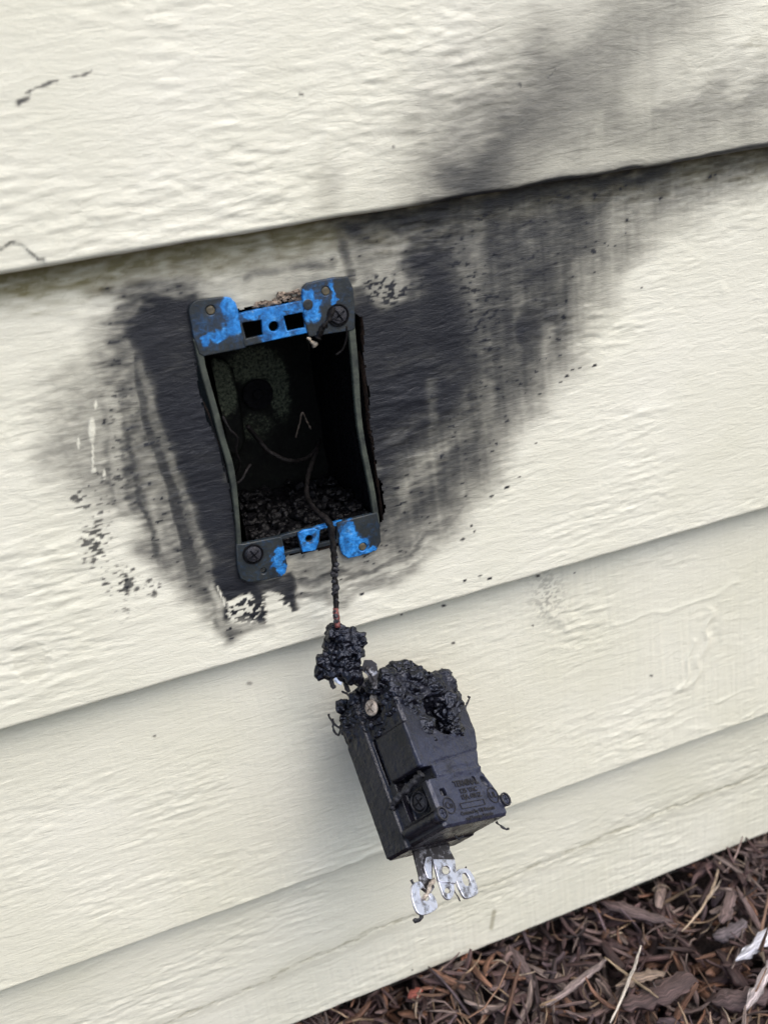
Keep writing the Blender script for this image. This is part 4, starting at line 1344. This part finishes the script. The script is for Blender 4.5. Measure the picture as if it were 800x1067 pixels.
# ---------------------------------------------------------------- melted lump between wire and receptacle
lc = at(358, 684, 0.020)
LMx = cam_vec((1, -.42, 0)).normalized(); LMz = cam_vec((0, 0, 1)); LMz = (LMz - LMx * LMz.dot(LMx)).normalized(); LMy = LMz.cross(LMx)
LM = Matrix((LMx, LMy, LMz)).transposed().to_4x4(); LM.translation = lc
random.seed(9)
specs = [((0, 0, 0), 5.6, (1, 1.3, .8)), ((-4.5, 6.5, 0), 4.2, (1.2, 1, .8)), ((1.5, 7, 0), 3.4, (1.2, 1, .8)), ((4.0, -4.0, 1), 4.6, (1.2, .9, .8)), ((-4, -4.8, 0), 4.4, (1, 1.3, .8))]
for i in range(12):
    a = random.uniform(0, 6.28); r = random.uniform(3.5, 6.8)
    specs.append(((r * math.cos(a), 1.3 * r * math.sin(a), random.uniform(-2, 3)), random.uniform(1.2, 3.2), (1, 1, 1)))
lump = link('melted_lump', lumpy(specs, .24 * MM, (1.9, 1.2, .36, .16), 31, None, 10), M_CRUST)
lump.matrix_world = LM
props(lump, 'small glossy black lump of melted plastic at the end of the wire, above the receptacle', 'melted plastic')
for pts, r, m, nm in [([(3.2, -6.5, 0), (4.6, -9.0, 0), (6.6, -11.5, -1)], .8, M_CHAR, 'melted_strand'), ([(7.5, -3.8, 0), (9.2, -6.0, -1), (11.4, -7.6, -2)], .8, M_CHAR, 'melted_strand'),
                      ([(-1.5, -8.0, 0), (-.6, -10.4, 0), (1.4, -12.2, 0)], .9, M_CHAR, 'melted_strand'), ([(9, -1, -1), (11, -1.5, -1.5), (14, -4, -2), (15, -7, -2)], 1.0, M_METAL2, 'metal_tab')]:
    local_tube(pts, r, m, nm, lump, lump=.6, sides=8)
me = plate([(a * MM, b * MM) for a, b in [(7.5, 1.5), (10, 2.6), (12.4, 2.0), (14.4, -1.5), (15, -4.6), (12.6, -5.2), (10.6, -3.0), (8.0, -2.4)]], [], .7 * MM, .12 * MM)
o = link('metal_tab', me, M_METAL2, lump); o.location = (0, 0, -1.5 * MM)
me = plate([(a * MM, b * MM) for a, b in [(-.6, -7.0), (3.0, -7.6), (3.4, -10.2), (.2, -9.8)]], [], .7 * MM, .12 * MM)
o = link('metal_tab', me, M_METAL, lump); o.location = (0, 0, 0)

# ---------------------------------------------------------------- ground and mulch
gm = make_plain('mulch_soil', (0.014, 0.009, 0.008), (0.05, 0.033, 0.028), 0.9, 120, 1.0, 0.004)
bm = bmesh.new()
vs = [bm.verts.new(p) for p in ((-60, -60, GZ - .018), (60, -60, GZ - .018), (60, .03, GZ - .018), (-60, .03, GZ - .018))]
bm.faces.new(vs)
o = link('ground', bm_mesh(bm), gm); props(o, kind='structure')


def chips(cen, length, width, thick, yaw, pitch, roll, curve, tone, nst=6, sides=4, ragged=0.13, seed=0, curl_up=None, fork=False):
    """Vectorised bent, tapered shards. All arguments are arrays of length n."""
    r = np.random.default_rng(seed)
    n = len(length)
    t = np.linspace(-.5, .5, nst)[None, :].repeat(n, 0)
    taper = np.clip(1.05 - (np.abs(t) * 2) ** 3 * r.uniform(.35, 1.0, (n, 1)), .12, 1) * (1 + ragged * r.standard_normal((n, nst)))
    taper = np.clip(taper, .1, 1.7)
    th = curve[:, None] * t
    cx = np.sin(th) / np.where(np.abs(curve[:, None]) < 1e-3, 1, curve[:, None]); cx = np.where(np.abs(curve[:, None]) < 1e-3, t, cx)
    cy = (1 - np.cos(th)) / np.where(np.abs(curve[:, None]) < 1e-3, 1, curve[:, None])
    cx = cx * length[:, None]; cy = cy * length[:, None]
    wob = 0.06 * width[:, None] * r.standard_normal((n, nst))
    a = np.arange(sides) * 2 * np.pi / sides + np.pi / 4
    pw = np.cos(a)[None, None, :] * (width[:, None] * taper)[:, :, None] * .7 * (1 + .18 * r.standard_normal((n, nst, sides)))
    pt = np.sin(a)[None, None, :] * (thick[:, None] * np.clip(taper, .4, 1.3))[:, :, None] * .7 * (1 + .18 * r.standard_normal((n, nst, sides)))
    up = np.full((n, 1, 1), 0.0) if curl_up is None else curl_up[:, None, None]
    nx, ny = -np.sin(th), np.cos(th)
    X = cx[:, :, None] + nx[:, :, None] * pw
    Y = cy[:, :, None] + wob[:, :, None] + ny[:, :, None] * pw
    Z = pt + (t[:, :, None] * 2) ** 2 * up * length[:, None, None]
    # roll about x, pitch about y, yaw about z
    cr, sr = np.cos(roll)[:, None, None], np.sin(roll)[:, None, None]
    Y, Z = Y * cr - Z * sr, Y * sr + Z * cr
    cp, sp = np.cos(pitch)[:, None, None], np.sin(pitch)[:, None, None]
    X, Z = X * cp - Z * sp, X * sp + Z * cp
    cw, sw = np.cos(yaw)[:, None, None], np.sin(yaw)[:, None, None]
    X, Y = X * cw - Y * sw, X * sw + Y * cw
    co = np.stack([X + cen[:, 0][:, None, None], Y + cen[:, 1][:, None, None], Z + cen[:, 2][:, None, None]], -1)
    base = (np.arange(n) * nst * sides)[:, None]
    q = []
    for i in range(nst - 1):
        for k in range(sides):
            q.append((i * sides + k, i * sides + (k + 1) % sides, (i + 1) * sides + (k + 1) % sides, (i + 1) * sides + k))
    q = np.array(q)
    e = (nst - 1) * sides
    caps = [(3, 2, 1, 0), (e, e + 1, e + 2, e + 3)] if sides == 4 else []
    if caps: q = np.concatenate([q, np.array(caps)])
    Q = (base[:, :, None] + q[None]).reshape(-1, 4)
    tn = np.concatenate([tone, np.ones((n, 1))], 1)[:, None, None, :].repeat(nst, 1).repeat(sides, 2) * 1.0
    g = np.zeros((n, nst, sides, 4))
    g[..., 0] = (t * length[:, None])[:, :, None] + np.arange(n)[:, None, None] * .37
    g[..., 1] = pw + .5 * pt; g[..., 2] = np.arange(n)[:, None, None] * 1.7; g[..., 3] = 1
    return co.reshape(-1, 3), Q, tn.reshape(-1, 4), g.reshape(-1, 4)


def surf(x, y):
    return GZ + .006 * np.sin(x * 37 + 1.3) * np.cos(y * 31 + .4) + .004 * np.sin(x * 83 + y * 71)


TONES = np.array([(0.050, 0.029, 0.028), (0.074, 0.043, 0.041), (0.092, 0.056, 0.054), (0.030, 0.018, 0.018), (0.12, 0.083, 0.077), (0.135, 0.070, 0.045), (0.080, 0.056, 0.062), (0.17, 0.13, 0.115)])


def chip_layer(n, x0, x1, y0, y1, zr, lr, wr, tr, seed, curve=.7, pitch=.3, tones=TONES, fibre=False, nst=6):
    r = np.random.default_rng(seed)
    x = r.uniform(x0, x1, n); y = r.uniform(y0, y1, n)
    ln = np.exp(r.uniform(np.log(lr[0]), np.log(lr[1]), n)) * MM
    wd = np.exp(r.uniform(np.log(wr[0]), np.log(wr[1]), n)) * MM
    th = r.uniform(*tr, n) * MM
    z = surf(x, y) + r.uniform(*zr, n) * MM
    tn = tones[r.integers(0, len(tones), n)] * r.uniform(.7, 1.3, (n, 1))
    yw = r.uniform(0, 2 * np.pi, n)
    # keep the pieces in front of the trim board
    reach = np.abs(np.sin(yw)) * ln / 2
    y = np.minimum(y, np.where(z + .004 > ZT, .004, .026) - reach * .9)
    return chips(np.stack([x, y, z], 1), ln, wd, th, yw, r.normal(0, pitch, n), r.normal(0, .5, n), r.normal(0, curve, n), tn, nst=nst, seed=seed + 1,
                 curl_up=r.normal(0, .10, n) if not fibre else r.normal(0, .3, n))


FIB = np.array([(0.24, 0.17, 0.11), (0.30, 0.24, 0.18), (0.17, 0.12, 0.09), (0.13, 0.095, 0.085), (0.15, 0.09, 0.06)])
layers = [chip_layer(7000, -.55, .85, -.62, .02, (-13, -3), (14, 50), (2.5, 6.5), (1, 3), 100),
          chip_layer(5200, -.55, .85, -.62, .02, (-4, 4), (12, 48), (1.8, 6), (.8, 2.6), 200, .45, .35),
          chip_layer(3600, -.12, .40, -.30, .02, (-1, 7), (7, 34), (.8, 3.2), (.6, 1.8), 300, .6, .45),
          chip_layer(1200, -.12, .40, -.30, .02, (1, 8), (8, 30), (.4, 1.0), (.4, .8), 400, 1.8, .4, FIB, True, 9),
          chip_layer(1500, -.55, .85, -.62, .02, (0, 8), (14, 60), (.7, 2.0), (.5, 1.0), 500, 1.8, .3, FIB, True, 8),
          chip_layer(9000, -2.2, 2.6, -2.4, -.55, (-8, 4), (20, 70), (5, 14), (1.5, 4), 600, .8, .3, nst=4)]
cs, qs_, ts, gs, off = [], [], [], [], 0
for c, q, t_, g in layers:
    cs.append(c); qs_.append(q + off); ts.append(t_); gs.append(g); off += len(c)
me = np_mesh('mulch', np.concatenate(cs), np.concatenate(qs_), {'tone': np.concatenate(ts), 'grain': np.concatenate(gs)}, sm=True)
o = link('mulch', me, M_CHIP)
props(o, 'dark purplish brown shredded bark mulch with tan fibres along the foot of the wall', 'mulch', kind='stuff')


def chip_thing(name, label, cat, p0, p1, w_, th_, tone, h=7, curve=0.0, nst=14, lift=0.0, seed=1, ragged=.07):
    a = at_ground(*p0, GZ + h * MM); b = at_ground(*p1, GZ + (h + lift) * MM)
    d = b - a; c = (a + b) / 2
    one = lambda v: np.array([v], float)
    co, q, tn, g = chips(np.zeros((1, 3)), one(d.length), one(w_ * MM), one(th_ * MM), one(math.atan2(d.y, d.x)), one(math.asin(d.z / d.length)), one(.15), one(curve), np.array([tone]), nst=nst, ragged=ragged, seed=seed)
    me = np_mesh(name, co, q, {'tone': tn, 'grain': g})
    o = link(name, me, M_CHIP); o.location = c
    props(o, label, cat)
    return o


chip_thing('straw', 'pale straight straw crossing over another stem on the mulch', 'straw', (637, 1067), (669, 986), 1.3, 1.0, (.48, .44, .38), 15, .12)
chip_thing('straw', 'tan stem lying under the pale straight straw on the mulch', 'straw', (629, 998), (685, 1040), 1.1, .9, (.30, .23, .15), 13, .1, seed=2)
chip_thing('straw', 'long thin curved tan stem over the mulch near the right end of the trim board', 'straw', (717, 975), (757, 897), 1.1, .9, (.36, .28, .20), 13, .5, seed=3)
chip_thing('straw', 'short pale stem beside the top of the long curved stem', 'straw', (732, 944), (752, 917), .9, .8, (.36, .30, .24), 12, .2, seed=4)
chip_thing('white_scrap', 'bluish white twisted scrap like peeled paint lying on the mulch by the right edge', 'scrap', (769, 1004), (812, 962), 5.0, 1.3, (.55, .56, .62), 17, .5, ragged=.16, seed=5)
chip_thing('wood_splinter', 'bleached grey white splinter standing at a slant in the lower right corner of the mulch', 'wood splinter', (778, 1054), (806, 996), 4.0, 1.6, (.42, .37, .37), 15, .15, seed=6)
chip_thing('wood_splinter', 'long pale grey splinter pointing up to the right in the lower middle of the mulch', 'wood splinter', (567, 1050), (632, 1000), 3.2, 1.6, (.24, .19, .18), 11, .1, seed=7)
chip_thing('bark_chip', 'broad dark grained bark chip just right of the crossed straws', 'bark chip', (650, 1052), (724, 1020), 9, 3.2, (.080, .052, .050), 10, .25, seed=8)
chip_thing('bark_chip', 'stubby dark bark chip by the lower right corner, beside the bleached splinter', 'bark chip', (742, 1046), (806, 1036), 9, 3.0, (.095, .065, .065), 10, .2, seed=9)
chip_thing('bark_chip', 'long straight brown bark chip lying parallel to the foot of the trim board', 'bark chip', (624, 940), (700, 962), 6.0, 2.2, (.11, .078, .076), 8, .1, seed=10)
chip_thing('bark_chip', 'small orange brown bark curl touching the trim board', 'bark chip', (478, 1024), (487, 992), 4.6, 1.3, (.30, .135, .085), 9, .9, seed=11)
chip_thing('bark_chip', 'grey violet chip with a light crumpled face near the white scrap', 'bark chip', (746, 980), (778, 962), 6, 2.4, (.12, .10, .11), 11, .6, ragged=.12, seed=12)
chip_thing('bark_chip', 'slim upright bark chip below the middle of the trim board', 'bark chip', (529, 985), (556, 1030), 5.0, 2.0, (.105, .075, .075), 9, .2, seed=13)
chip_thing('bark_chip', 'pale tan knobbly chip between the crossed straws and the broad dark chip', 'bark chip', (640, 1026), (692, 1012), 4.4, 2.2, (.22, .165, .125), 12, -.3, ragged=.14, seed=14)
chip_thing('bark_chip', 'rusty red chip at the left end of the mulch, under the trim board', 'bark chip', (425, 1040), (440, 1031), 4.0, 1.6, (.26, .075, .055), 8, .1, seed=15)
chip_thing('bark_chip', 'short steep bark chip leaning near the long curved stem', 'bark chip', (752, 962), (764, 926), 5.5, 2.0, (.14, .10, .095), 11, .1, seed=16)

bpy.context.view_layer.update()
